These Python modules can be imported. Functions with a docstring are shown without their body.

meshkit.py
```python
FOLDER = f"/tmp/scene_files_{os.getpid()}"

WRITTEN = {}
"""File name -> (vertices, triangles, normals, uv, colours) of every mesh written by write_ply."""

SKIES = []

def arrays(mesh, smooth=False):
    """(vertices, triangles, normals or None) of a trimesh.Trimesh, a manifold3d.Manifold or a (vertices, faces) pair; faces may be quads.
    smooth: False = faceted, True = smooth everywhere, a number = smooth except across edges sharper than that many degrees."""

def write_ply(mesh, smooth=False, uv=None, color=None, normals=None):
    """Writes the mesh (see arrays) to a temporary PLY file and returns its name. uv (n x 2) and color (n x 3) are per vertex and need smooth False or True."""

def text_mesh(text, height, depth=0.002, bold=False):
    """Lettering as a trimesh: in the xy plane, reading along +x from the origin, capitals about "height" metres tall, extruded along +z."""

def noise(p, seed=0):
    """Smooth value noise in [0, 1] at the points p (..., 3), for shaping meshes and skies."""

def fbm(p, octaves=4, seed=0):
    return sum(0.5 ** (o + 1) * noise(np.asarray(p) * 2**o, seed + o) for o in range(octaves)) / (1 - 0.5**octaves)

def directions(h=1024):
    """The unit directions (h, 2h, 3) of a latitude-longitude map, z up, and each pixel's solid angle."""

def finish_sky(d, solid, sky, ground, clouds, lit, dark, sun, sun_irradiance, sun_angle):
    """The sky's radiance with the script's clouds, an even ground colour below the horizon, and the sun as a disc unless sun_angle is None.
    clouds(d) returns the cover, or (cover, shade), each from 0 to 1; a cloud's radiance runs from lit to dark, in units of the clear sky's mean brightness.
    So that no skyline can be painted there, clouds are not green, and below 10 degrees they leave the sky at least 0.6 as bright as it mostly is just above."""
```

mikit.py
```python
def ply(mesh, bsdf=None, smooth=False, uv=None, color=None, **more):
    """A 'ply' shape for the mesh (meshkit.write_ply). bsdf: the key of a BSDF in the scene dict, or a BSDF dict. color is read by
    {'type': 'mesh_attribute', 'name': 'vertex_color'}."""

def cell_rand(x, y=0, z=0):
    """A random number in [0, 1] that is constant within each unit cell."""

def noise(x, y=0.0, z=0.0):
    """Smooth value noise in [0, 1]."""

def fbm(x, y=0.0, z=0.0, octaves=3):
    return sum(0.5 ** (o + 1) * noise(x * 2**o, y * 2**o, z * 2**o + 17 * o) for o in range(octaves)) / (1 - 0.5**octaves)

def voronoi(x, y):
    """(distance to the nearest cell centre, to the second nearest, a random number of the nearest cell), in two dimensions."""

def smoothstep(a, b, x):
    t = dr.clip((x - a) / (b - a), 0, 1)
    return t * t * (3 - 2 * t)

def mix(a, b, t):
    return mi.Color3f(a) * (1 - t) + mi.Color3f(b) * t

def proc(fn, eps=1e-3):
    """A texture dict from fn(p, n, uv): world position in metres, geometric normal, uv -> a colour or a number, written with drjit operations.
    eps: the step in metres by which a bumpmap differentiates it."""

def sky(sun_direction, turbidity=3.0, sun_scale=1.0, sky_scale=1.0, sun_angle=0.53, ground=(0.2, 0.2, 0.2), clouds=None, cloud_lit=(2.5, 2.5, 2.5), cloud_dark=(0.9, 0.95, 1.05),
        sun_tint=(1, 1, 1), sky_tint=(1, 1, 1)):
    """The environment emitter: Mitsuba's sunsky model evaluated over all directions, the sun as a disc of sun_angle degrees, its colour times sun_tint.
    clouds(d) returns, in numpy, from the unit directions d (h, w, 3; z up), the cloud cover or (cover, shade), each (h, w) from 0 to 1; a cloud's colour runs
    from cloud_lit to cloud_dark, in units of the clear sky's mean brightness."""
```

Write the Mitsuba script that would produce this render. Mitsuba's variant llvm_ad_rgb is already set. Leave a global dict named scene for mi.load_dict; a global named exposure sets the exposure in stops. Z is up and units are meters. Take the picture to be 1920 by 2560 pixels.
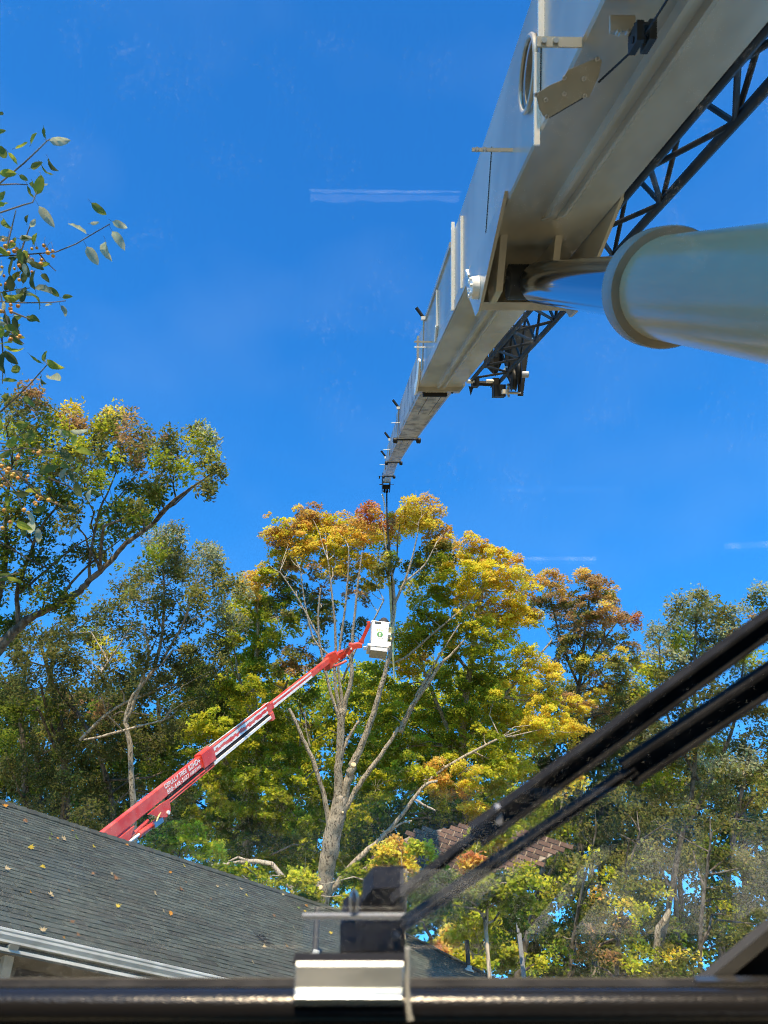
import math, random, numpy as np, trimesh, mitsuba as mi, mikit, meshkit, manifold3d
import drjit as dr
from shapely.geometry import Polygon

T = mi.ScalarTransform4f
scene, labels = {}, {}
rng = np.random.default_rng(7)

# ------------------------------------------------------------------ camera, sky, exposure
PITCH = math.radians(43.0)
FOC = 1924.0                      # focal length in photo pixels (1920 wide)
CAM = np.array([0.0, 0.0, 3.2])
FWD = np.array([0, math.cos(PITCH), math.sin(PITCH)])
UPV = np.array([0, -math.sin(PITCH), math.cos(PITCH)])
RGT = np.array([1.0, 0, 0])
scene['camera'] = {'type': 'thinlens', 'fov': 2 * math.degrees(math.atan(960 / FOC)), 'fov_axis': 'x', 'near_clip': 0.05, 'far_clip': 5000.0,
                   'aperture_radius': 0.0019, 'focus_distance': 22.0,
                   'to_world': T().look_at(origin=CAM.tolist(), target=(CAM + FWD).tolist(), up=UPV.tolist())}
SUN = np.array([-0.03, -0.83, 0.555])
scene['sky'] = mikit.sky(SUN.tolist(), turbidity=2.0, sky_tint=(0.36, 1.48, 2.28), sun_tint=(1.0, 0.95, 0.86), ground=(0.16, 0.15, 0.12),
                         clouds=lambda d: .06 * np.clip(meshkit.fbm(d * [5, 5, 9] + 3.1, 4) * 2.2 - .95, 0, 1), cloud_lit=(1.3, 1.7, 2.1))
exposure = 2.4

def at(x, y, d):
    """A world point from the photo's pixel and its distance along the lens axis: how the survey of the place was read off."""
    return CAM + d * (FWD + RGT * (x - 960) / FOC - UPV * (y - 1280) / FOC)

# ------------------------------------------------------------------ materials
def rgb(*c): return {'type': 'rgb', 'value': list(c)}
def mat(name, d): scene[name] = d; return name
def paint(name, c, rough=0.4, metallic=0.0, clear=0.0, spec=0.5):
    return mat(name, {'type': 'twosided', 'bsdf': {'type': 'principled', 'base_color': c if isinstance(c, dict) else rgb(*c), 'roughness': rough, 'metallic': metallic,
                                                   'clearcoat': clear, 'clearcoat_gloss': 0.9, 'specular': spec}})
def worn(c1, c2, sc, lo=0.35, hi=0.7, stretch=(1, 1, 1)):
    return mikit.proc(lambda p, n, uv: mikit.mix(c1, c2, mikit.smoothstep(lo, hi, mikit.fbm(p.x * sc * stretch[0], p.y * sc * stretch[1], p.z * sc * stretch[2], 4))))
paint('m_boom', worn((.46, .435, .36), (.345, .32, .26), 1.9, .3, .75, (2, .7, .7)), 0.27, .2, .25)
paint('m_cylinder', worn((.37, .315, .19), (.30, .255, .15), 1.2, .3, .75), 0.2, 0, .35)
paint('m_gland', worn((.25, .235, .19), (.19, .18, .145), 3), 0.35, 0, .1)
paint('m_boom_inner', worn((.42, .41, .38), (.17, .16, .145), 2.6, .35, .75, (2.2, 1, 1)), 0.42, 0, .1)
paint('m_rib', (.80, .79, .74), 0.45)
paint('m_chrome', (.38, .40, .43), 0.08, 1.0)
paint('m_steel', (.55, .55, .54), 0.3, 1.0)
paint('m_jib', worn((.020, .023, .025), (.034, .036, .036), 6), 0.45, 0, .05, .2)
paint('m_black', (.016, .016, .016), 0.6, spec=.25)
paint('m_rubber', worn((.022, .022, .021), (.040, .040, .038), 30), 0.8, spec=.1)
scene['m_vinyl'] = {'type': 'twosided', 'bsdf': {'type': 'bumpmap', 'arbitrary': mikit.proc(lambda p, n, uv: mikit.fbm(p.x * 420, p.y * 600, p.z * 600, 2), 1e-4), 'scale': 0.00028,
                    'bsdf': {'type': 'principled', 'base_color': rgb(.012, .012, .013), 'roughness': .24, 'specular': .5}}}
paint('m_alu', worn((.40, .45, .46), (.62, .67, .67), 60, .3, .7, (.3, 1, 1)), 0.34, 0.7)
paint('m_gap', (.008, .008, .009), 0.8)
mat('m_glass', {'type': 'thindielectric', 'int_ior': 1.5, 'ext_ior': 1.0})
paint('m_red', worn((.62, .050, .030), (.66, .12, .085), 2.5), 0.34, 0, .3)
paint('m_white', worn((.80, .80, .78), (.72, .72, .69), 3), 0.45)
paint('m_gutter', worn((.46, .49, .48), (.34, .36, .35), 4), 0.5)
paint('m_wall', (.13, .125, .11), 0.8)
paint('m_bucket', worn((.80, .81, .78), (.74, .75, .71), 5), 0.4)
paint('m_green', (.05, .24, .07), 0.6)
paint('m_grey', (.40, .42, .44), 0.5)
paint('m_jacket', (.045, .045, .052), 0.85)
paint('m_skin', (.50, .32, .24), 0.6)
paint('m_rope', (.66, .60, .26), 0.8)
paint('m_pipe', (.055, .057, .056), 0.65, spec=.3)
paint('m_post', (.15, .17, .19), 0.6, spec=.3)
paint('m_ground', worn((.20, .18, .085), (.34, .27, .15), .35), 0.95)
VC = {'type': 'mesh_attribute', 'name': 'vertex_color'}
paint('m_brick', VC, 0.85)
paint('m_mortar', worn((.30, .25, .19), (.24, .20, .15), 6), 0.9)
scene['m_shingle'] = {'type': 'twosided', 'bsdf': {'type': 'bumpmap', 'arbitrary': mikit.proc(lambda p, n, uv: mikit.noise(p.x * 260, p.y * 260, p.z * 260), 1e-3), 'scale': .0012,
                      'bsdf': {'type': 'principled', 'base_color': VC, 'roughness': .8, 'specular': .35}}}
def bark(p, n, uv):
    w = mikit.fbm(p.x * 3, p.y * 3, p.z * .9, 2) * 3
    a = mikit.fbm(p.x * 26 + w, p.y * 26 + w, p.z * 2.6, 3)
    return mikit.mix(mikit.mix((.50, .46, .38), (.40, .365, .30), mikit.noise(p.x * 2, p.y * 2, p.z)), (.14, .12, .095), mikit.smoothstep(.48, .70, a))
def dark_bark(p, n, uv):
    a = mikit.fbm(p.x * 11, p.y * 11, p.z * 2.5, 4)
    return mikit.mix((.19, .175, .15), (.07, .062, .052), mikit.smoothstep(.35, .7, a))
mat('m_bark', {'type': 'twosided', 'bsdf': {'type': 'bumpmap', 'arbitrary': mikit.proc(lambda p, n, uv: mikit.fbm(p.x * 26, p.y * 26, p.z * 2.6, 3), 4e-3), 'scale': .05, 'bsdf': {'type': 'diffuse', 'reflectance': mikit.proc(bark)}}})
mat('m_dark_bark', {'type': 'twosided', 'bsdf': {'type': 'diffuse', 'reflectance': mikit.proc(dark_bark)}})
mat('m_cut_wood', {'type': 'twosided', 'bsdf': {'type': 'diffuse', 'reflectance': rgb(.62, .50, .33)}})
mat('m_leaf', {'type': 'principledthin', 'base_color': VC, 'roughness': .5, 'diff_trans': 1.15, 'eta': 1.28, 'spec_trans': 0.0})
mat('m_fallen', {'type': 'twosided', 'bsdf': {'type': 'diffuse', 'reflectance': VC}})
paint('m_fruit', VC, 0.3, 0, .3)

# ------------------------------------------------------------------ helpers
used = {}
def numbered(name):
    k = used.get(name, 0); used[name] = k + 1
    return name if k == 0 else f'{name}_{k:03d}'
def thing(name, label, cat, group=None):
    key = numbered(name); labels[key] = {'label': label, 'category': cat}
    if group: labels[key]['group'] = group
    return key
def obj(name, mesh, m, parent=None, smooth=False, color=None, label=None, kind=None, to_world=None):
    key = numbered(parent + '__' + name if parent else name)
    more = {} if to_world is None else {'to_world': to_world}
    scene[key] = mikit.ply(mesh, m, smooth=smooth, color=color, **more)
    if label or kind: labels[key] = {k: v for k, v in (('label', label), ('kind', kind)) if v}
    return key
def tagobj(name, mesh, m, label, cat, group=None, **k):
    key = obj(name, mesh, m, **k); labels[key] = {'label': label, 'category': cat}
    if group: labels[key]['group'] = group
    return key
def nz(v): v = np.asarray(v, float); return v / np.linalg.norm(v)
class MB:
    def __init__(s): s.v, s.f, s.n = [], [], 0
    def add(s, v, f):
        v = np.asarray(v, float); f = np.asarray(f, int)
        if f.shape[1] == 4: f = np.vstack([f[:, [0, 1, 2]], f[:, [0, 2, 3]]])
        s.v.append(v); s.f.append(f + s.n); s.n += len(v); return s
    def mesh(s): return trimesh.Trimesh(np.vstack(s.v), np.vstack(s.f), process=False)
    def tube(s, p, r, sides=8): return s.add(*tube(p, r, sides))
    def box(s, c, ax, h): return s.add(*box(c, ax, h))
    def prism(s, pts, ext): return s.add(*prism(pts, ext))
def frame(t):
    t = nz(t); a = np.cross(t, [0, 0, 1.0] if abs(t[2]) < .9 else [1.0, 0, 0]); a = nz(a)
    return a, np.cross(t, a)
def tube(p, r, sides=8):
    p = np.asarray(p, float); r = np.broadcast_to(np.asarray(r, float), (len(p),))
    t = np.gradient(p, axis=0); t /= np.linalg.norm(t, axis=1, keepdims=True) + 1e-12
    a, _ = frame(t[0]); v = []
    ang = np.arange(sides) * 2 * np.pi / sides
    for i in range(len(p)):
        a = nz(a - t[i] * (a @ t[i])); b = np.cross(t[i], a)
        v.append(p[i] + r[i] * (np.cos(ang)[:, None] * a + np.sin(ang)[:, None] * b))
    v = np.vstack(v + [p[:1], p[-1:]])
    n = len(p); f = []
    for i in range(n - 1):
        for j in range(sides):
            k = (j + 1) % sides
            f += [[i * sides + j, i * sides + k, (i + 1) * sides + k], [i * sides + j, (i + 1) * sides + k, (i + 1) * sides + j]]
    for j in range(sides):
        k = (j + 1) % sides
        f += [[n * sides, k, j], [n * sides + 1, (n - 1) * sides + j, (n - 1) * sides + k]]
    return v, f
CUBE_F = [[0, 2, 3, 1], [4, 5, 7, 6], [0, 1, 5, 4], [2, 6, 7, 3], [0, 4, 6, 2], [1, 3, 7, 5]]
def box(c, ax, h):
    c = np.asarray(c, float); ax = np.asarray(ax, float); v = []
    for i in (-1, 1):
        for j in (-1, 1):
            for k in (-1, 1): v.append(c + i * h[0] * ax[0] + j * h[1] * ax[1] + k * h[2] * ax[2])
    return v, CUBE_F
def prism(pts, ext):
    """A flat polygon (coplanar world points) extruded along the vector ext."""
    pts = np.asarray(pts, float); ext = np.asarray(ext, float)
    o = pts[0]; nrm = nz(ext); a = nz(pts[1] - o); a = nz(a - nrm * (a @ nrm)); b = np.cross(nrm, a)
    q = np.stack([(pts - o) @ a, (pts - o) @ b], 1)
    v2, f2 = trimesh.creation.triangulate_polygon(Polygon(q), engine='earcut')
    n = len(pts); order = [int(np.argmin(np.linalg.norm(q - w, axis=1))) for w in v2]
    f = [[order[i] for i in t][::-1] for t in f2] + [[order[i] + n for i in t] for t in f2]
    area = 0.5 * np.sum(q[:, 0] * np.roll(q[:, 1], -1) - np.roll(q[:, 0], -1) * q[:, 1])
    for i in range(n):
        k = (i + 1) % n
        s = [[i, k, k + n], [i, k + n, i + n]]
        f += s if area > 0 else [t[::-1] for t in s]
    return np.vstack([pts, pts + ext]), f
def loft(rings, caps=True):
    rings = [np.asarray(r, float) for r in rings]; k = len(rings[0]); f = []
    for i in range(len(rings) - 1):
        for j in range(k):
            m = (j + 1) % k
            f += [[i * k + j, i * k + m, (i + 1) * k + m], [i * k + j, (i + 1) * k + m, (i + 1) * k + j]]
    v = np.vstack(rings)
    if caps:
        c0, c1 = len(v), len(v) + 1; v = np.vstack([v, rings[0].mean(0), rings[-1].mean(0)])
        for j in range(k):
            m = (j + 1) % k
            f += [[c0, m, j], [c1, (len(rings) - 1) * k + j, (len(rings) - 1) * k + m]]
    return v, f
def ring_pts(c, a, b, r, n=24):
    t = np.arange(n) * 2 * np.pi / n
    return np.asarray(c) + r * (np.cos(t)[:, None] * a + np.sin(t)[:, None] * b)
def lathe(prof, c, axis, n=32):
    """prof: (distance along axis, radius) pairs."""
    axis = nz(axis); a, b = frame(axis)
    return loft([ring_pts(np.asarray(c) + axis * z, a, b, max(r, 1e-4), n) for z, r in prof])
def text_on(text, height, o, ux, uy, depth=.004, bold=True):
    m = meshkit.text_mesh(text, height, depth, bold); v = np.array(m.vertices)
    n = np.cross(ux, uy)
    return trimesh.Trimesh(np.asarray(o) + v[:, :1] * ux + v[:, 1:2] * uy + v[:, 2:] * n, m.faces, process=False)

def ray(x, y): return nz(FWD + RGT * (x - 960) / FOC - UPV * (y - 1280) / FOC)
def hit(x, y, o, n):
    r = ray(x, y); return CAM + r * (((o - CAM) @ n) / (r @ n))
def project(p):
    q = np.asarray(p) - CAM; z = q @ FWD
    return 960 + FOC * (q @ RGT) / z, 1280 - FOC * (q @ UPV) / z

# ------------------------------------------------------------------ ground
def hill(x, y): return 8.0 * np.clip((y - 19) / 17, 0, 1) ** 2 * (3 - 2 * np.clip((y - 19) / 17, 0, 1)) + .5 * (meshkit.noise(np.stack([x * .08, y * .08, x * 0], -1)) - .5)
def build_ground():
    g = np.sort(np.concatenate([np.linspace(-90, 90, 73), [-3000, -1200, -500, -200, 200, 500, 1200, 3000]]))
    X, Y = np.meshgrid(g, g + 30, indexing='ij')
    v = np.stack([X, Y, hill(X, Y)], -1).reshape(-1, 3); n = len(g); i, j = np.meshgrid(np.arange(n - 1), np.arange(n - 1), indexing='ij')
    f = np.stack([i * n + j, (i + 1) * n + j, (i + 1) * n + j + 1, i * n + j + 1], -1).reshape(-1, 4)
    k = obj('ground', (v, f), 'm_ground', smooth=True); labels[k] = {'kind': 'structure'}
build_ground()

# ------------------------------------------------------------------ crane boom
BD = nz(FWD + RGT * (-54 / FOC) + UPV * (18 / FOC)); BX = nz(RGT - BD * (RGT @ BD)); BU = np.cross(BX, BD)
AX = np.array([BX, BD, BU])
def B(x, s, u): return CAM + BX * x + BD * s + BU * u
X0, X1, U0, U1, XC = .927, 1.647, 1.95, 2.778, 1.287
def build_boom():
    bm = thing('crane_boom', 'long pale grey telescopic crane boom reaching from the upper right to above the orange maple', 'crane boom')
    def sec(s, xa, xb, ua, ub, c=.03): return [B(xa + c, s, ua), B(xb - c, s, ua), B(xb, s, ua + c), B(xb, s, ub - c), B(xb - c, s, ub), B(xa + c, s, ub), B(xa, s, ub - c), B(xa, s, ua + c)]
    # base section with a round opening in its left side, cut with a boolean
    v, f = loft([sec(s, X0, X1, U0, U1, .012) for s in (-1.5, 13.0)])
    solid = manifold3d.Manifold(manifold3d.Mesh(np.asarray(v, np.float32), np.asarray(f, np.uint32)))
    hole = lathe([(-.15, .17), (.5, .17)], B(X0, 4.22, 2.36), BX, 40)
    hv, hf = hole
    hm = manifold3d.Manifold(manifold3d.Mesh(np.asarray(hv, np.float32), np.asarray(hf, np.uint32)))
    if hm.volume() < 0: hm = manifold3d.Manifold(manifold3d.Mesh(np.asarray(hv, np.float32), np.asarray(hf, np.uint32)[:, ::-1].copy()))
    if solid.volume() < 0: solid = manifold3d.Manifold(manifold3d.Mesh(np.asarray(v, np.float32), np.asarray(f, np.uint32)[:, ::-1].copy()))
    base = obj('base_section', solid - hm, 'm_boom', bm)
    a = np.arange(41) * 2 * np.pi / 40
    hole_ring = [B(X0 - .02, 4.22 + .185 * math.cos(t), 2.36 + .185 * math.sin(t)) for t in a]
    obj('opening_rim', MB().tube(hole_ring, .015, 8).mesh(), 'm_boom', bm, smooth=40)
    obj('opening_liner', MB().add(*lathe([(.06, .169), (.07, .169)], B(X0, 4.22, 2.36), BX, 32)).mesh(), 'm_jib', bm)
    # keel channel on the underside
    for n_, s0, s1 in ((0, -1, 5.25), (1, 7.3, 12.75)):
        rings = []
        for s, h in ((s0, .06), (s1 - .25, .06), (s1, .004)):
            rings.append([B(1.222, s, U0 + .01), B(1.222, s, U0 - h), B(1.246, s, U0 - h), B(1.256, s, U0 - h * .4), B(1.306, s, U0 - h * .4), B(1.316, s, U0 - h), B(1.335, s, U0 - h), B(1.335, s, U0 + .01)])
        obj('keel_channel', loft(rings), 'm_boom', bm)
    # lower edge strip on the left side
    obj('edge_strip', MB().box(B(X0 - .003, 9.75, U0 + .05), AX, (.004, 3.15, .052)).mesh(), 'm_boom', bm)
    # web stiffeners
    def rib(s, ua, ub, proud=.05, w=.013, bend=0):
        pts = [(ua, s), (ub, s)]
        m = MB().box(B(X0 - proud / 2, s, (ua + ub) / 2), AX, (proud / 2, w, (ub - ua) / 2))
        if bend: m.tube([B(X0 - proud * .6, s, ua), B(X0 - proud * .5, s + .14, ua - .09), B(X0 - proud * .3, s + .25, ua - .13)], .022, 6)
        obj('stiffener', m.mesh(), 'm_rib', bm)
    rib(4.02, 1.88, 2.36, .03, .009); rib(3.93, 2.36, 2.78, .03, .009)
    rib(7.1, 2.0, 2.66, .024); rib(7.75, 1.96, 2.84, .034, .02); rib(9.4, 2.18, 2.62, .028, .016, 1)
    obj('stiffener', MB().box(B(X0 - .02, 6.55, 1.97), [BX, nz(BD + BU * .6), nz(BU - BD * .6)], (.02, .09, .012)).mesh(), 'm_rib', bm)
    # raised long rail along the upper edge of the side
    obj('side_rail', MB().box(B(X0 - .012, 9.6, 2.70), AX, (.012, 1.6, .03)).mesh(), 'm_boom', bm)
    obj('side_seam', MB().tube([B(X0 - .001, 5.5, 2.56), B(X0 - .001, 5.78, 2.0)], .0055, 5).mesh(), 'm_jib', bm)
    obj('side_seam', MB().tube([B(X0 - .001, 3.96, 2.77), B(X0 - .001, 3.99, 2.14)], .0055, 5).mesh(), 'm_jib', bm)
    # flat brackets sticking out to the left
    def bracket(s, xa, xb, u, h=.016, holes=2):
        k = obj('side_bracket', MB().box(B((xa + xb) / 2, s, u), AX, ((xb - xa) / 2, .005, h)).mesh(), 'm_boom', bm)
        for i in range(holes):
            obj('bolt', MB().add(*lathe([(-.012, .012), (.012, .012)], B(xa + .03 + .05 * i, s - .004, u), BD, 10)).mesh(), 'm_steel', k)
    bracket(3.25, .735, .935, 1.955, .021); bracket(4.75, .675, .935, 2.19, .011); bracket(10.25, .69, .94, 2.17, .012, 0)
    # cylinder mount: two gusset cheeks, lip and lugs
    for x in (X0 - .028, X1 + .004):
        obj('cylinder_cheek', MB().prism([B(x, 4.85, U0 + .03), B(x, 5.95, 1.50), B(x, 6.12, 1.50), B(x, 6.35, 1.66), B(x, 6.55, 1.78), B(x, 6.75, U0 + .03)], BX * .024).mesh(), 'm_boom', bm)
    obj('mount_lip', MB().prism([B(X0 - .02, 6.14, 1.62), B(X0 - .02, 6.24, 1.58), B(X0 - .02, 6.60, 1.83), B(X0 - .02, 6.5, 1.87)], BX * .765).mesh(), 'm_boom', bm)
    obj('mount_floor', MB().box(B(XC, 6.5, 1.90), AX, (.36, .09, .05)).mesh(), 'm_boom', bm)
    for x in (1.00, 1.40):
        obj('pin_lug', MB().prism([B(x, 5.55, U0), B(x, 5.75, 1.60), B(x, 6.05, 1.58), B(x, 6.3, U0)], BX * .05).mesh(), 'm_boom', bm)
    hub = obj('pin_cover', MB().add(*lathe([(-.06, .05), (-.055, .085), (0, .09)], B(X0 - .03, 5.95, 1.68), BX, 20)).mesh(), 'm_rib', bm, smooth=30)
    for i in range(6):
        t = i * math.pi / 3
        obj('bolt', MB().add(*lathe([(-.075, .016), (-.04, .016)], B(X0 - .03, 5.95 + .065 * math.cos(t), 1.68 + .065 * math.sin(t)), BX, 8)).mesh(), 'm_rib', hub)
    # telescopic sections
    S = np.array([12.8, 22.5, 32.0, 38.0, 42.0]); D = np.array([0, .07, .26, .66, .95])
    def droop(s): return float(np.interp(s, [0, 12.8, 17.5, 22.5, 27, 32, 35, 38, 40, 42.5], [0, 0, .02, .07, .145, .26, .43, .66, .80, .97]))
    W = [.62, .54, .46, .40]; H = [.72, .64, .56, .50]; UB = [2.0, 2.04, 2.08, 2.12]
    for i in range(4):
        rings = [sec(s, 1.30 - W[i] / 2, 1.30 + W[i] / 2, UB[i] - droop(s), UB[i] + H[i] - droop(s), .02) for s in np.linspace(S[i] - .3, S[i + 1], 9)]
        k = obj('telescopic_section', loft(rings), 'm_boom_inner', bm)
        for x in (1.30 - W[i] / 2 + .035, 1.30 + W[i] / 2 - .035):      # wear strips on the underside
            m = MB()
            for s in np.linspace(S[i], S[i + 1], 7)[:-1]:
                e = (S[i + 1] - S[i]) / 6
                m.tube([B(x, s + q * e, UB[i] - droop(s + q * e) - .002) for q in (0, 1)], .016, 6)
            obj('wear_strip', m.mesh(), 'm_boom', k)
        for sd in (0, 1):                                                # dark weld seams
            obj('seam', MB().tube([B(1.30 + (sd - .35) * W[i] * .38, s, UB[i] - droop(s) - .001) for s in np.linspace(S[i] + .8, S[i] + .42 * (S[i + 1] - S[i]), 4)], .006, 5).mesh(), 'm_jib', k)
        if i < 3:                                                        # dark guide roller bar at the section end
            u = UB[i] - droop(S[i + 1])
            rb = obj('guide_bar', MB().tube([B(1.30 - W[i] / 2, S[i + 1], u - .03), B(1.30 + W[i] / 2, S[i + 1], u - .03)], .022, 8).mesh(), 'm_jib', bm)
            for x in (1.30 - W[i] / 2 - .03, 1.30 + W[i] / 2 + .03):
                obj('guide_roller', MB().add(*lathe([(-.07, .05), (-.05, .085), (.05, .085), (.07, .05)], B(x, S[i + 1] - .02, u - .05), BX, 16)).mesh(), 'm_jib', rb, smooth=30)
        else:
            u = UB[i] - droop(S[i])
    # collar of the base section
    col = obj('base_collar', MB().prism([B(X0 - .02, 12.75, U0 - .07), B(X1 - .02, 12.75, U0 - .07), B(X1 + .06, 12.75, U0 + .03), B(X1 + .02, 12.75, U1 + .02), B(X0 - .02, 12.75, U1 + .02)], BD * .22).mesh(), 'm_boom', bm)
    obj('wear_pad', MB().box(B(1.22, 12.96, U0 - .09), AX, (.2, .07, .035)).mesh(), 'm_black', col)
    for x in (1.02, 1.50): obj('bolt', MB().add(*lathe([(-.02, .02), (.02, .02)], B(x, 12.85, U0 - .07), BU, 8)).mesh(), 'm_jib', col)
    obj('end_plate', MB().prism([B(X0 - .05, 11.9, 2.22), B(X0 - .05, 12.1, 2.30), B(X0 - .05, 12.35, 2.22), B(X0 - .05, 12.6, 2.08), B(X0 - .05, 13.0, 2.02), B(X0 - .05, 13.05, 1.86), B(X0 - .05, 12.8, 1.86), B(X0 - .05, 12.2, 1.98)], BX * .03).mesh(), 'm_rib', bm)
    # rope and hose guides standing along the left side
    def guide(s, x, ua, ub, sc=1.0):
        k = obj('guide_post', MB().tube([B(x, s, ua), B(x + .02 * sc, s, ub)], .016 * sc, 6).mesh(), 'm_steel', bm)
        uc = ua + .45 * (ub - ua)
        obj('cross_arm', MB().tube([B(x - .12 * sc, s - .02, uc), B(x + .14 * sc, s - .02, uc)], .009 * sc, 6).mesh(), 'm_rib', k)
        obj('clevis', MB().box(B(x + .02 * sc, s, ub + .012 * sc), AX, (.035 * sc, .03 * sc, .024 * sc)).mesh(), 'm_rib', k)
        obj('guide_tab', MB().tube([B(x + .02 * sc, s, ub + .02 * sc), B(x - .09 * sc, s - .03 * sc, ub + .16 * sc)], .026 * sc, 6).mesh(), 'm_jib', k)
    guide(11.2, .87, 1.95, 2.70); guide(20.4, .93, 1.86, 2.55, 1.4); guide(28.6, .99, 1.76, 2.40, 1.8); guide(35.3, 1.04, 1.60, 2.15, 2.0)
    # boom head
    sT = 42.2; uT = UB[3] - droop(42.2)
    for i, x in enumerate((1.30 - .22, 1.30 + .19)):
        obj('head_plate', MB().prism([B(x, sT - .7, uT + .45), B(x, sT - .7, uT - .10), B(x, sT + .25, uT - .50), B(x, sT + .75, uT - .50), B(x, sT + .75, uT + .3)], BX * .03).mesh(), 'm_jib', bm)
    obj('head_block', MB().box(B(1.30, sT + .2, uT - .18), AX, (.19, .28, .12)).mesh(), 'm_jib', bm)
    for x in (1.22, 1.30, 1.38):
        obj('sheave', MB().add(*lathe([(-.03, .2), (-.02, .24), (0, .2), (.02, .24), (.03, .2)], B(x, sT + .45, uT - .30), BX, 24)).mesh(), 'm_black', bm)
    for x in (1.17, 1.42):
        for u in (-.16, -.42): obj('head_pin', MB().box(B(x, sT - .02 + .5 * (u < -.3), uT + u), AX, (.028, .03, .055)).mesh(), 'm_rib', bm)
    obj('head_side_arm', MB().tube([B(.93, sT - .2, uT - .06), B(1.12, sT - .2, uT - .06)], .03, 6).tube([B(1.46, sT - .2, uT - .07), B(1.72, sT - .2, uT - .07)], .014, 6).mesh(), 'm_jib', bm)
    obj('head_post', MB().box(B(1.09, sT - 1.2, uT + .22), AX, (.025, .05, .32)).mesh(), 'm_jib', bm)
    obj('head_side_arm', MB().tube([B(.86, sT - 1.6, uT + .34), B(1.09, sT - 1.5, uT + .34)], .016, 6).tube([B(.90, sT - 1.6, uT + .34), B(.90, sT - 1.6, uT + .2)], .03, 6).mesh(), 'm_jib', bm)
    # hose box and cable under the base section
    pl = [(1340, 235), (1375, 213), (1405, 200), (1420, 175), (1492, 145), (1505, 150), (1497, 190), (1473, 245), (1460, 242), (1376, 292), (1362, 297), (1348, 272)]
    dpl = 3.3
    gn = nz(-BU * .46 - BD * .88 - BX * .1); go = at(1490, 150, 3.30)
    def at_g(x, y): return hit(x, y, go, gn)
    P3 = [at_g(x, y) for x, y in pl]
    k = obj('cable_guard', MB().prism(P3, -gn * .012).mesh(), 'm_boom', bm)
    for x, y in ((1364, 250), (1410, 235), (1410, 195), (1459, 197), (1366, 292), (1340, 237), (1461, 240), (1492, 148)):
        obj('bolt', MB().add(*lathe([(-.018, .006), (-.016, .010), (.0, .0105)], at_g(x, y), -gn, 8)).mesh(), 'm_steel', k)
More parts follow.
